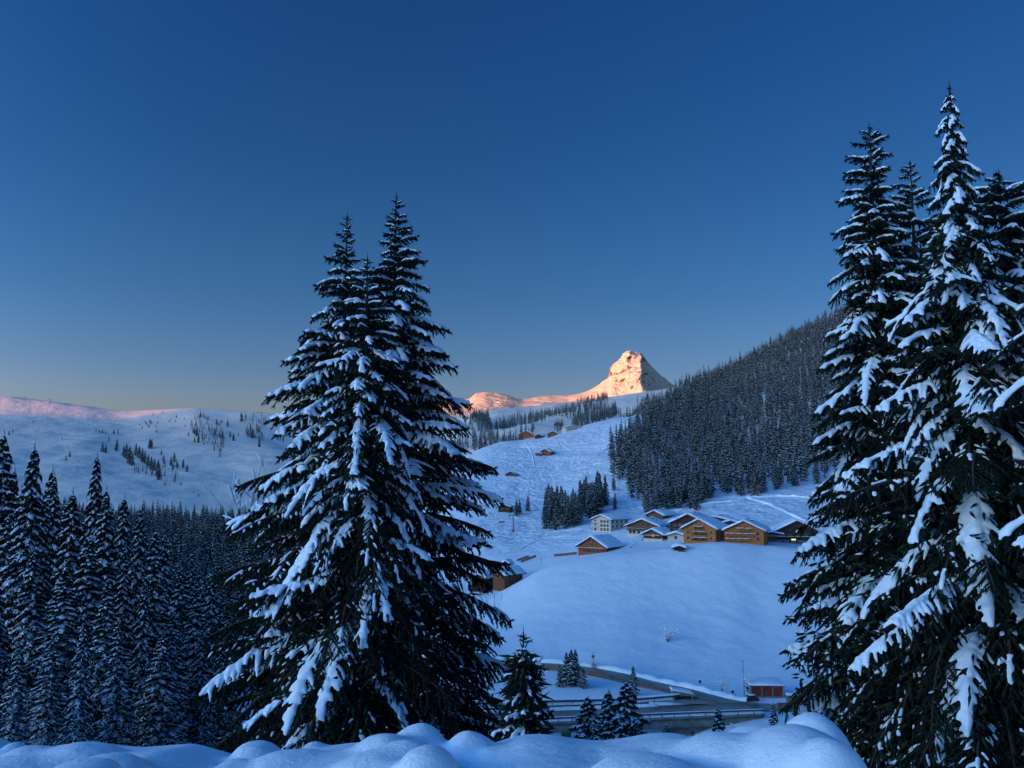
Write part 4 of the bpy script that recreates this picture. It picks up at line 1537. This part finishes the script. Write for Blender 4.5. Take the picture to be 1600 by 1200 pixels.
# car under snow
c = link('parked_car', None, label='dark red car parked beside the garage with its roof frosted', category='car')
mb = MB()
mb.prism([(-2.1, .35), (-2.15, .8), (-1.9, .95), (-1.2, 1.02), (1.7, 1.05), (2.05, .95), (2.1, .4), (1.7, .28), (-1.7, .28)], -.85, .85)
mb.build('body', M_car, c, bevel=.06)
mb = MB()
mb.prism([(-1.15, 1.0), (-.55, 1.48), (1.1, 1.5), (1.65, 1.04)], -.74, .74)
mb.build('window_glass', M_glass, c, bevel=.04)
mb = MB(); mb.box(-.55, 1.12, -.7, .7, 1.5, 1.56)
rf = mb.build('roof', M_car, c)
mb = MB(); mb.box(-.6, 1.15, -.72, .72, 1.57, 1.7)
mb.build('roof_snow', M_cap, c, bevel=.05, smooth=True)
for x in (-1.35, 1.35):
    for y in (-.86, .70):
        mb = MB(); mb.tube([(x, y, .33), (x, y + .2, .33)], [.33, .33], 14)
        wh = mb.build('wheel', M_black, c)
        mb = MB(); mb.tube([(x, y - .01 if y < 0 else y + .15, .33), (x, y + .05 if y < 0 else y + .21, .33)], [.19, .19], 10)
        mb.build('rim', M_steel, wh)
for y in (-.55, .55):
    mb = MB(); mb.box(-2.17, -2.1, y - .2, y + .2, .62, .78)
    mb.build('headlight', M_white, c)
place(c, 1172, 1096, R(6), Y=229)

# lamp post
lp = link('street_lamp', None, label='tall thin grey lamp post standing beside the red car', category='street lamp')
mb = MB(); mb.tube([(0, 0, -.5), (0, 0, 4), (-.12, 0, 9.0)], [.11, .085, .06], 8)
mb.build('pole', M_steel, lp, smooth=True)
mb = MB(); mb.box(-.65, .1, -.12, .12, 8.98, 9.12)
mb.build('lamp_head', M_steel, lp, bevel=.03)
place(lp, 1163, 1090, 0, Y=233)

# signal mast on the upper road
sp = link('road_sign', None, label='tall sign mast with a round plate on the bend of the upper road', category='road sign')
mb = MB(); mb.tube([(0, 0, -.5), (0, 0, 5.2)], [.12, .09], 8)
mb.build('pole', M_steel, sp)
mb = MB(); mb.tube([(0, -.12, 4.0), (0, -.07, 4.0)], [.45, .45], 16)
mb.build('sign_plate', M_redpaint, sp)
mb = MB(); mb.box(-.35, .35, -.11, -.06, 2.6, 3.3)
mb.build('lower_plate', M_white, sp)
place(sp, 927, 1049, 0, Y=253)
for k, (u, v, Y, h, lab) in enumerate([(1145, 1092, 229, 1.9, 'short dark roadside post with a box left of the red car'), (1094, 1076, 236, 2.0, 'short dark roadside marker post above the road junction')]):
    q = link('marker_post', None, label=lab, category='post')
    mb = MB(); mb.tube([(0, 0, -.5), (0, 0, h)], [.07, .06], 6)
    mb.build('pole', M_steel, q)
    mb = MB(); mb.box(-.3, .3, -.15, .15, h - .5, h + .15)
    mb.build('box', M_wood_d, q)
    mb = MB(); mb.box(-.34, .34, -.2, .2, h + .151, h + .42)
    mb.build('snow_cap', M_cap, q, bevel=.08, smooth=True)
    place(q, u, v, 0, Y=Y)
for k, (u, v, Y, lab) in enumerate([(1234, 1096, 222, 'dark stone gate pillar with a snow cap, left one right of the garage'), (1250, 1096, 222, 'dark stone gate pillar with a snow cap, right one half behind the boughs')]):
    q = link('stone_pillar', None, label=lab, category='pillar')
    mb = MB(); mb.box(-.75, .75, -.6, .6, -1, 1.5)
    mb.box(-.55, .55, -.5, .5, 1.501, 2.0)
    mb.build('shaft', M_conc, q)
    mb = MB(); mb.box(-.8, .8, -.65, .65, 2.001, 2.6)
    mb.build('snow_cap', M_cap, q, bevel=.2, smooth=True)
    place(q, u, v + 4, 0, Y=Y)
mb = MB(); mb.box(-2.2, 2.2, -.3, .3, -.8, .7)
q = mb.build('low_wall', M_brownwall, label='low brown wall piece at the foot of the stone pillars', category='wall')
place(q, 1229, 1103, 0, Y=219)


# bare shrubs carrying snow
def shrub(u, v, size, label, seed, Y=None, nst=16, snowy=.6, category='shrub', thick=.02):
    rg_ = random.Random(seed)
    root = link('bare_shrub', None, label=label, category=category)
    tw, SV, SQ = MB(), [], []
    sn = MB()
    for k in range(nst):
        a = rg_.uniform(0, 6.28); t = rg_.uniform(.15, .8)
        d = Vector((math.cos(a) * t, math.sin(a) * t, 1)).normalized()
        L = size * rg_.uniform(.6, 1)
        ps = [Vector((0, 0, -.3))]
        for j in range(1, 5):
            d = (d + Vector((rg_.uniform(-.2, .2), rg_.uniform(-.2, .2), -.05))).normalized()
            ps.append(ps[-1] + d * L / 4)
        tw.tube(ps, [thick * size * .5, thick * size * .4, thick * size * .3, thick * size * .22, thick * size * .1], 4)
        for j in range(1, 5):
            for _ in range(3):
                e = (d + Vector((rg_.uniform(-1, 1), rg_.uniform(-1, 1), rg_.uniform(-.3, .7)))).normalized()
                l = L * rg_.uniform(.12, .3)
                q = ps[j] + e * l
                tw.tube([ps[j], q], [thick * size * .18, thick * size * .06], 3)
                if rg_.random() < snowy:
                    m_ = ps[j] + e * l * .6
                    r0 = min(.11, size * rg_.uniform(.012, .026))
                    sn.tube([ps[j] + e * l * .2 + Vector((0, 0, r0 * .6)), m_ + Vector((0, 0, r0 * .8)), q + Vector((0, 0, r0 * .4))], [r0 * .5, r0, r0 * .4], 5)
    tw.build('twigs', M_twig, root)
    if sn.V:
        sn.build('snow', M_cap, root, smooth=True)
    p = hit(u, v) if Y is None else pt(u, v, Y)
    if Y is not None:
        p.z = max(p.z, gz(p.x, p.y) - .1)
    root.location = p
    return root


shrub(1043, 1003, 5.0, 'lone bare bush standing in the middle of the open snow field', 1, nst=14, snowy=.45)
shrub(1150, 1152, 2.2, 'round snow-covered bush behind the broad young spruce', 2, Y=150, nst=24, snowy=.9)
shrub(1128, 1078, 3.2, 'frosted bush beside the marker post above the junction', 3, Y=236, nst=18, snowy=.8)
shrub(1168, 1076, 3.6, 'frosted bush at the left corner of the garage', 4, Y=234, nst=20, snowy=.8)
shrub(930, 1046, 3.0, 'frosted bush around the foot of the sign mast', 5, Y=254, nst=20, snowy=.8)
shrub(1270, 1115, 2.8, 'bare brown bush below the stone pillars', 6, Y=205, nst=16, snowy=.3)
shrub(1004, 845, 3.2, 'frosted bush below the wide chalet at the village edge', 7, nst=18, snowy=.7)
shrub(985, 856, 3.0, 'small frosted bush at the left edge of the village', 8, nst=16, snowy=.7)
shrub(1114, 847, 2.4, 'small bare bush between the orange chalets', 9, nst=16, snowy=.5)
shrub(905, 862, 3.0, 'frosted bush at the left corner of the red-brown chalet', 10, nst=14, snowy=.7)
shrub(788, 806, 2.6, 'dark bush below the hut on the piste', 11, nst=18, snowy=.4)
shrub(385, 830, 6.5, 'tall bare shrub with thin snow on its twigs left of the middle spruces', 12, Y=75, nst=12, snowy=.35, thick=.009)
shrub(770, 960, 2.2, 'thin bare twigs poking out right of the middle spruces', 13, Y=36, nst=6, snowy=0, thick=.008)


# ------------------------------------------------------------------ houses
def chalet(name, u, v, Y, wpx, hpx, depth, rot, label, wallm, pitch=24, basem=None, basefrac=0.0, gable=None, wins=(), sidewins=(), balc=(), chimneys=(),
           snow=.75, over=1.1, trim=None, balm=None, lit=(), ridge=.5, category='house', base_drop=4.0, win=(1.1, 1.15), fit=True):
    """front gable centred on pixel (u, v) at distance Y; wpx, hpx = gable width and eaves height in pixels"""
    if fit:
        Y = min(max(hit(u, v).y - 1.0, 300), 480)
    s = Y / F
    rz = R(rot)
    W2 = wpx * s / abs(math.cos(rz)) / 2
    Hh = hpx * s
    D = depth
    root = link(name, None, label=label, category=category)
    top = Hh + W2 * math.tan(R(pitch))
    zb = Hh * basefrac
    tn = math.tan(R(pitch))
    if basefrac > 0:
        mb = MB(); mb.box(-W2 + .05, W2 - .05, .05, D - .05, -base_drop, zb)
        mb.build('ground_floor', basem or M_plaster, root)
        mb = MB(); mb.prism([(-W2, zb + .002), (W2, zb + .002), (W2, Hh), (0, top), (-W2, Hh)], 0, D)
    else:
        mb = MB(); mb.prism([(-W2, -base_drop), (W2, -base_drop), (W2, Hh), (0, top), (-W2, Hh)], 0, D)
    mb.build('wall', wallm, root)
    # roof slabs and the snow on them
    ov, fo = over, 1.1
    rb, sb = MB(), MB()
    for sd in (-1, 1):
        e = W2 + ov
        poly = [(0, top + .02), (sd * e, top - e * tn + .02), (sd * e, top - e * tn + .2), (0, top + .22)]
        rb.prism(poly if sd < 0 else poly[::-1], -fo, D + fo)
    roof = rb.build('roof', M_roof, root)
    tb = MB()
    for sd in (-1, 1):
        e = W2 + ov
        poly = [(0, top - .08), (sd * (e + .02), top - (e + .02) * tn - .08), (sd * (e + .02), top - (e + .02) * tn + .22), (0, top + .24)]
        tb.prism(poly if sd < 0 else poly[::-1], -fo - .07, -fo - .003)
    tb.build('barge_board', trim or M_roof, roof)
    # snow: rounded blanket
    n = 14
    e = W2 + ov + .12
    xs_ = np.linspace(-e, e, n * 2 + 1)
    ys_ = np.linspace(-fo - .12, D + fo + .12, 13)
    V, Q = [], []
    for yy in ys_:
        for x in xs_:
            ed = min(1, (e - abs(x)) / .5 + .05, (yy - ys_[0]) / .4 + .1, (ys_[-1] - yy) / .4 + .1)
            th = snow * (max(0, ed) ** .5) * (1 + .25 * vnoise(np.array([x * .6 + u]), np.array([yy * .6]), 4)[0])
            V.append((x, yy, top - math.sqrt(x * x + .15) * tn + .24 + th))
    m_ = len(xs_)
    nb_ = len(V)
    for yy in (ys_[0], ys_[-1]):
        for x in xs_:
            V.append((x, yy, top - abs(x) * tn + .235))
    for i in range(12):
        for j in range(m_ - 1):
            Q.append((i * m_ + j, i * m_ + j + 1, (i + 1) * m_ + j + 1, (i + 1) * m_ + j))
    for j in range(m_ - 1):
        Q.append((nb_ + j, nb_ + j + 1, j + 1, j))
        Q.append((12 * m_ + j, 12 * m_ + j + 1, nb_ + m_ + j + 1, nb_ + m_ + j))
    link('roof_snow', mesh_np('roof_snow', V, Q, M_cap, smooth=True), roof)
    ww, wh_ = win

    def window(x, z, side=False, k=0, w_=None, h_=None):
        a, b = (w_ or ww) / 2, (h_ or wh_) / 2
        fr, gl = MB(), MB()
        if not side:
            for q in ((x - a - .1, x - a, z - b, z + b), (x + a, x + a + .1, z - b, z + b), (x - a - .1, x + a + .1, z + b + .001, z + b + .1), (x - a - .1, x + a + .1, z - b - .1, z - b - .001), (x - .03, x + .03, z - b, z + b)):
                fr.box(q[0], q[1], -.07, .05, q[2], q[3])
            gl.box(x - a, x + a, -.025, -.004, z - b, z + b)
        else:
            for q in ((x - a - .1, x - a, z - b, z + b), (x + a, x + a + .1, z - b, z + b), (x - a - .1, x + a + .1, z + b + .001, z + b + .1), (x - a - .1, x + a + .1, z - b - .1, z - b - .001), (x - .03, x + .03, z - b, z + b)):
                fr.box(W2 - .05, W2 + .07, q[0], q[1], q[2], q[3])
            gl.box(W2 + .004, W2 + .025, x - a, x + a, z - b, z + b)
        f_ = fr.build('window', M_frame, root)
        gl.build('pane', M_lit if k in lit else M_glass, f_)
    k = 0
    for (fx, fz) in wins:
        window(fx * W2, fz * Hh, False, k)
        k += 1
    for (fy, fz) in sidewins:
        window(fy * D, fz * Hh, True, k)
        k += 1
    for (x0, x1, fz) in balc:
        bm_ = MB()
        z = fz * Hh
        bm_.box(x0 * W2, x1 * W2, -1.05, -.003, z - .12, z)
        nn = max(4, int((x1 - x0) * W2 / .35))
        for q in range(nn + 1):
            x = x0 * W2 + (x1 - x0) * W2 * q / nn
            bm_.box(x - .07, x + .07, -1.03, -.98, z + .001, z + .8)
        bm_.box(x0 * W2, x1 * W2, -1.08, -.96, z + .801, z + .92)
        bo = bm_.build('balcony', balm or M_wood_d, root)
        sb = MB(); sb.box(x0 * W2, x1 * W2, -1.1, -.94, z + .921, z + 1.05)
        sb.build('rail_snow', M_cap, bo, bevel=.04)
    for (fx, fy) in chimneys:
        cz = top - abs(fx) * W2 * tn
        mb = MB(); mb.box(fx * W2 - .35, fx * W2 + .35, fy * D - .35, fy * D + .35, cz - .3, cz + 1.6)
        ch_ = mb.build('chimney', M_rooftrim, roof)
        mb = MB(); mb.box(fx * W2 - .42, fx * W2 + .42, fy * D - .42, fy * D + .42, cz + 1.601, cz + 1.95)
        mb.build('chimney_snow', M_cap, ch_, bevel=.1)
    p = pt(u, v, Y)
    root.location = p
    root.rotation_euler = (0, 0, rz)
    return root


def grid_(xs, zs):
    return [(x, z) for z in zs for x in xs]


# village
chalet('apartment_house', 940, 831, 392, 25, 19, 15, -42, 'pale grey three-storey house standing leftmost in the upper village row', M_plaster, pitch=20,
       wins=grid_([-.7, 0, .35, .7], [.2, .52, .84]), sidewins=grid_([.12, .35, .6, .85], [.45, .8]), balc=[(-1, -.35, .33), (-1, -.35, .66)], balm=M_plaster)
chalet('wide_chalet', 1004, 836, 375, 44, 14, 16, -27, 'wide brown chalet with white ground floor and a long snowy roof', M_wood_b, pitch=21, basefrac=.55, basem=M_plaster,
       wins=grid_([-.8, -.55, -.25, .1, .5, .8], [.3, .75]) + [(-.2, 1.05), (.2, 1.05)], sidewins=grid_([.3, .7], [.7]), balc=[(-1, .2, .5)], chimneys=[(.3, .5)])
chalet('mountain_house', 1023, 812, 418, 23, 7, 14, -36, 'dark brown house highest on the slope behind the village roofs', M_wood_b, pitch=24, wins=[(-.3, .6), (.3, .6)], sidewins=[(.75, .4), (.9, .4)], basem=M_plaster, chimneys=[(.3, .5)])
chalet('farm_chalet', 925, 865, 352, 40, 11, 14, -36, 'red-brown chalet standing alone at the lower left end of the village', M_wood_r, pitch=30,
       wins=grid_([-.6, -.25, .1, .45], [.35, .8]) + [(0, 1.25), (.12, 1.7)], sidewins=[(.3, .5), (.7, .5)], balc=[(-.9, .9, .5)], balm=M_wood_r)
chalet('small_chalet', 1020, 845, 358, 26, 10, 12, -36, 'small chalet with a lit orange window in front of the wide brown one', M_wood_b, pitch=24, basefrac=.35, basem=M_plaster,
       wins=[(-.5, .75), (.05, .8), (.5, .75), (0, 1.15)], sidewins=[(.35, .7), (.7, .7)], balc=[(-.8, .8, .5)], lit=(1,))
chalet('large_chalet', 1076, 838, 376, 52, 20, 18, -26, 'large dark chalet with red roof edges behind the orange one', M_wood_d, pitch=25, wins=grid_([-.75, -.45, -.15, .2, .55], [.45, .85]), trim=M_rooftrim, balc=[(-.5, .3, .3), (-.5, .3, .66)], chimneys=[(.1, .4)], basem=M_plaster)
chalet('orange_chalet', 1093, 848, 350, 44, 22, 15, -32, 'bright orange timber chalet with dark balconies in its middle', M_wood_o, pitch=27,
       wins=grid_([-.72, .72], [.3, .72]) + grid_([-.2, .2], [.3, .72, 1.1]), sidewins=grid_([.3, .7], [.35, .75]), balc=[(-.45, .45, .2), (-.45, .45, .6), (-.3, .3, .98)], balm=M_wood_d, chimneys=[(-.2, .3)])
chalet('orange_timber_house', 1163, 849, 352, 54, 20, 15, -22, 'broad orange-brown timber house right of the bright orange chalet', M_wood_o, pitch=25,
       wins=grid_([-.8, -.45, -.1, .25, .7], [.35, .75]) + [(0, 1.15)], sidewins=[(.4, .5)], balc=[(-1.0, .35, .18), (-1.0, .6, .58), (-.4, .4, .98)], balm=M_wood_o, chimneys=[(.35, .25)])
chalet('dark_chalet', 1246, 850, 345, 62, 20, 14, -10, 'dark chalet half hidden behind the boughs of the right spruces', M_wood_d, pitch=26, basefrac=.3, basem=M_greywall, trim=M_rooftrim,
       wins=grid_([-.7, -.35, 0, .4], [.15, .6]), balc=[(-1, 1, .4)], lit=())
chalet('link_building', 1205, 846, 362, 30, 11, 8, -6, 'low snow-roofed building between the orange house and the dark chalet', M_wood_b, pitch=10, wins=grid_([-.6, 0, .6], [.3, .75]), balc=[(-1, 1, .45)], snow=.7)
chalet('garage_hut', 1056, 843, 347, 24, 6, 7, -20, 'low white garage with a thick snow roof left of the orange chalet', M_plaster, pitch=17, snow=.8, wins=[(0, .5)], category='garage')
chalet('snowed_in_shed', 1061, 859, 338, 14, 3.2, 5, -12, 'tiny dark shed opening buried in snow below the orange chalet', M_wood_d, pitch=18, snow=.9, category='shed')
chalet('back_house', 1118, 822, 410, 32, 10, 10, -25, 'low house with a flat snowy roof on the slope behind the orange chalets', M_wood_r, pitch=12, wins=[(-.4, .6), (.3, .6)], snow=.8, chimneys=[(.4, .4)])
chalet('rear_house', 1142, 828, 395, 28, 9, 9, -18, 'small house squeezed between the two orange chalets at the back', M_wood_b, pitch=18, wins=[(-.3, .6)], snow=.8)
chalet('hillside_house', 779, 906, 334, 18, 9, 11, -38, 'brown chalet half sunk behind the left edge of the snow field', M_wood_r, pitch=32, basefrac=.4, basem=M_wood_b,
       fit=False, wins=grid_([-.4, .3], [.55, 1.0]), balc=[(-.8, .8, .5)], sidewins=[(.2, .8), (.6, .8)], balm=M_wood_o)
chalet('low_chalet', 748, 908, 342, 22, 5, 8, -20, 'low dark chalet partly hidden behind the middle spruces', M_wood_d, pitch=24, wins=[(-.4, .6), (.3, .6)], fit=False)
chalet('small_hut', 790, 882, 352, 10, 1.5, 5, -10, 'tiny dark gable peeping over the roof of the half sunk chalet', M_wood_d, pitch=34, category='hut', fit=False)
# yellow lit entrance lamp of the dark chalet
mb = MB(); mb.box(-.8, .8, -.1, .1, -.25, .25)
q = mb.build('lit_sign', M_lit2, label='small glowing yellow light at the entrance of the dark chalet', category='light')
q.location = pt(1240, 843, 340)

# huts on the ski slope
def hut(u, v, wpx, hpx, depth, rot, label, wm=M_wood_d, pitch=24, **kw):
    p = hit(u, v)
    return chalet(kw.pop('name', 'barn'), u, v, p.y - .5, wpx, hpx, depth, rot, label, wm, pitch=pitch, category=kw.pop('category', 'barn'), over=.6, fit=False, **kw)


hut(788, 800, 19, 8, 6, -15, 'dark wooden hut beside two small spruces on the piste', name='hut', category='hut', pitch=14, wins=[(-.4, .6), (.4, .6)])
hut(798, 744, 16, 2.5, 6, -20, 'dark barn buried to its roof in the middle of the piste', wm=M_wood_b, pitch=26, snow=.25)
hut(852, 711, 16, 4.5, 9, -25, 'lone brown barn on the open slope above the buried one', wm=M_wood_r, pitch=30, wins=[(0, .6)])
hut(841, 712, 9, 3, 6, -10, 'small lean-to shed at the left side of the lone brown barn', wm=M_wood_r, pitch=12)
hut(822, 685, 24, 6, 12, -12, 'long red-brown chalet on the crest of the slope', wm=M_wood_r, pitch=24, wins=[(-.4, .6), (.4, .6)], name='chalet', category='house')
hut(842, 685, 13, 3.5, 9, -18, 'dark house right beside the long red-brown chalet on the crest', wm=M_wood_d, pitch=24, name='chalet', category='house')
hut(864, 682, 17, 4, 9, -20, 'brown barn on the crest between the chalets and the hotel', wm=M_wood_b, pitch=24)
hut(896, 673, 24, 5, 9, 18, 'long pale hotel with a snowy roof near the top of the slope', wm=M_plaster, pitch=14, wins=grid_([-.7, -.35, 0, .35, .7], [.5]), name='hotel', category='house')
hut(872, 665, 12, 3, 8, 10, 'distant farmhouse under the tree belt above the barns', wm=M_wood_b, pitch=22, name='farmhouse', category='house')
hut(1012, 638, 9, 3, 8, 0, 'tiny red-brown barn at the upper edge of the right hand forest', wm=M_wood_r, pitch=20)

# ------------------------------------------------------------------ ski lift pylons
def pylon(u, v, hpx, label, Hm=10.0, Y=None, lowred=False):
    p = hit(u, v) if Y is None else pt(u, v, Y)
    H = hpx * p.y / F
    root = link('lift_pylon', None, label=label, category='lift pylon', group='chairlift pylons')
    root.location = p
    root.scale = (H / 10,) * 3
    mb = MB(); mb.tube([(0, 0, -1), (0, 0, 9.6)], [.38, .26], 10)
    mb.build('mast', M_steel, root, smooth=True)
    mb = MB(); mb.box(-2.6, 2.6, -.2, .2, 9.3, 9.7)
    mb.build('crossarm', M_steel, root)
    mb = MB()
    for x in (-2.4, 2.4):
        mb.box(x - .25, x + .25, -1.8, 1.8, 9.75, 10.1)
        mb.box(x - .5, x + .5, -.3, .3, 8.9, 9.29)
    mb.build('sheave_train', M_steel, root)
    mb = MB(); mb.tube([(-2.6, -1.2, 10.3), (2.6, -1.2, 10.3)], [.1, .1], 5)
    mb.build('walkway_rail', M_steel, root)
    if lowred:
        mb = MB(); mb.tube([(0, 0, -.9), (0, 0, 1.3)], [.62, .62], 10)
        mb.build('safety_pad', M_redpaint, root)
    return root


pylon(802, 831, 26, 'chairlift pylon with a red padded foot on the lower piste', lowred=True)
pylon(858, 788, 25, 'chairlift pylon showing over the small wood by the piste')
pylon(963, 699, 17, 'chairlift pylon at the left edge of the right hand forest')
pylon(77, 632, 8, 'tiny lift pylon standing against the sky on the left ridge')
pylon(38, 624, 5, 'tiny lift mast on the orange lit left ridge top')

# nets and fences on the piste
def net(us_vs, h, material, name, label, category):
    root = link(name, None, label=label, category=category)
    ps = [hit(u, v) for u, v in us_vs]
    V, Q = [], []
    for p in ps:
        V += [(p.x, p.y, p.z + .05), (p.x, p.y, p.z + h), (p.x, p.y + .04, p.z + .05), (p.x, p.y + .04, p.z + h)]
    for k in range(len(ps) - 1):
        a, b = 4 * k, 4 * k + 4
        Q += [(a, b, b + 1, a + 1), (a + 2, a + 3, b + 3, b + 2), (a + 1, b + 1, b + 3, a + 3)]
    link('net' if 'net' in name else 'board', mesh_np('net', V, Q, material), root)
    for p in ps:
        mb = MB(); mb.tube([(p.x, p.y - .06, p.z - .3), (p.x, p.y - .06, p.z + h + .2)], [.05, .05], 5)
        mb.build('post', M_wood_d, root)


net([(808 + 2.6 * k, 877 - .9 * k) for k in range(8)], .9, M_net, 'safety_net', 'orange safety net running up beside the half sunk chalet, upper one', 'net')
net([(814 + 2.9 * k, 879 - 1.1 * k) for k in range(9)], .9, M_net, 'safety_net', 'orange safety net beside the half sunk chalet, lower one', 'net')
net([(866 + 5 * k, 870 - .5 * k) for k in range(8)], 1.1, M_brownwall, 'board_fence', 'long low brown fence left of the red-brown chalet', 'fence')
net([(1060 + 4 * k, 862.5) for k in range(4)], .5, M_brownwall, 'low_fence', 'short brown fence top poking from the snow below the village', 'fence')
net([(779 + 3 * k, 817) for k in range(4)], .8, M_wood_b, 'low_fence', 'short dark fence in the snow below the hut on the piste', 'fence')
for u, v, lab in ((846, 880, 'thin dark pole in the snow left of the village fence'), (765, 806, 'small red piste marker left of the hut')):
    p = hit(u, v)
    q = link('piste_pole', None, label=lab, category='pole')
    q.location = p
    mb = MB(); mb.tube([(0, 0, -.3), (0, 0, 2.2)], [.07, .06], 6)
    mb.build('pole', M_redpaint if 'red' in lab else M_wood_d, q)
    mb = MB(); mb.box(-.2, .2, -.03, .03, 1.7, 2.15)
    mb.build('flag', M_redpaint if 'red' in lab else M_wood_d, q)


# ------------------------------------------------------------------ skiers
def skier(u, v, rz, label, jm, seed):
    p = hit(u, v)
    root = link('person', None, label=label, category='person', group='skiers on the slope above the village')
    root.location = p
    root.rotation_euler = (0, 0, rz)
    J = {'pel': (0, 0, .92, .15), 'ch': (.08, 0, 1.28, .18), 'nk': (.12, 0, 1.48, .07), 'hd': (.16, 0, 1.66, .115), 'ht': (.16, 0, 1.76, .07),
         'lk': (.12, -.12, .5, .085), 'la': (0, -.14, .1, .06), 'lt': (.16, -.14, .06, .05), 'rk': (.12, .12, .5, .085), 'ra': (0, .14, .1, .06), 'rt': (.16, .14, .06, .05),
         'le': (.05, -.3, 1.15, .055), 'lh': (.3, -.3, 1.05, .045), 're': (.05, .3, 1.15, .055), 'rh': (.3, .3, 1.05, .045), 'ls': (.1, -.2, 1.4, .075), 'rs': (.1, .2, 1.4, .075)}
    E_ = [('pel', 'ch'), ('ch', 'nk'), ('nk', 'hd'), ('hd', 'ht'), ('pel', 'lk'), ('lk', 'la'), ('la', 'lt'), ('pel', 'rk'), ('rk', 'ra'), ('ra', 'rt'), ('ch', 'ls'), ('ls', 'le'), ('le', 'lh'), ('ch', 'rs'), ('rs', 're'), ('re', 'rh')]
    ks = list(J)
    me = bpy.data.meshes.new('body')
    me.from_pydata([J[k][:3] for k in ks], [(ks.index(a), ks.index(b)) for a, b in E_], [])
    me.materials.append(jm)
    o = link('body', me, root)
    md = o.modifiers.new('skin', 'SKIN')
    for k, q in zip(ks, me.skin_vertices[0].data):
        q.radius = (J[k][3],) * 2
        q.use_root = k == 'pel'
    o.modifiers.new('sub', 'SUBSURF').render_levels = 1
    for y in (-.14, .14):
        mb = MB(); mb.box(-.7, .95, y - .04, y + .04, .0, .03)
        mb.build('ski', M_redpaint, root)
        mb = MB(); mb.tube([(.3, y * 2.2, 1.05), (.45, y * 2.8, .02)], [.012, .01], 4)
        mb.build('ski_pole', M_steel, root)


skier(1068, 796, R(200), 'skier in dark clothes on the slope above the village, leftmost', M_jacket[0], 1)
skier(1095, 795, R(210), 'skier in dark clothes above the large dark chalet', M_jacket[0], 2)
skier(1165, 783, R(190), 'dark clothed skier of the close pair below the forest edge, left one', M_jacket[0], 3)
skier(1169, 783.5, R(170), 'skier of the close pair below the forest edge, right one in red', M_jacket[1], 4)

# cat track cut across the slope above the village
for us_vs, nm, w_, h_ in (([(1168, 777), (1182, 781), (1200, 787), (1218, 795), (1240, 805), (1262, 815)], 1, 3.2, .8), ([(1168, 777), (1190, 776), (1215, 775), (1250, 776), (1290, 780)], 2, 3.2, .8), ([(1000, 792), (1040, 800), (1090, 790), (1140, 783), (1168, 777)], 3, 2.6, .6), ([(1275, 985), (1262, 972), (1245, 980), (1250, 1000), (1230, 1015), (1180, 1040)], 4, .5, .14),
                ([(1043, 1004), (1065, 1012), (1085, 1006), (1110, 990)], 5, .5, .12), ([(860, 745), (900, 730), (930, 715), (955, 690)], 6, 1.2, .35), ([(820, 690), (832, 712), (836, 730)], 7, 1.4, .35),
                ([(810, 860), (850, 842), (880, 838), (925, 826)], 8, 1.8, .4)):
    ps = [hit(u, v) for u, v in us_vs]
    t = np.linspace(0, len(ps) - 1, 60)
    A_ = pchip(np.arange(len(ps)), np.array([tuple(p) for p in ps]), t)
    ln = [Vector((a[0], a[1], gz(a[0], a[1]))) for a in A_]
    berm('ski_track_edge', ln, np.array([p.z for p in ln]) - .05, 0, w_, h_, M_ground, nm)
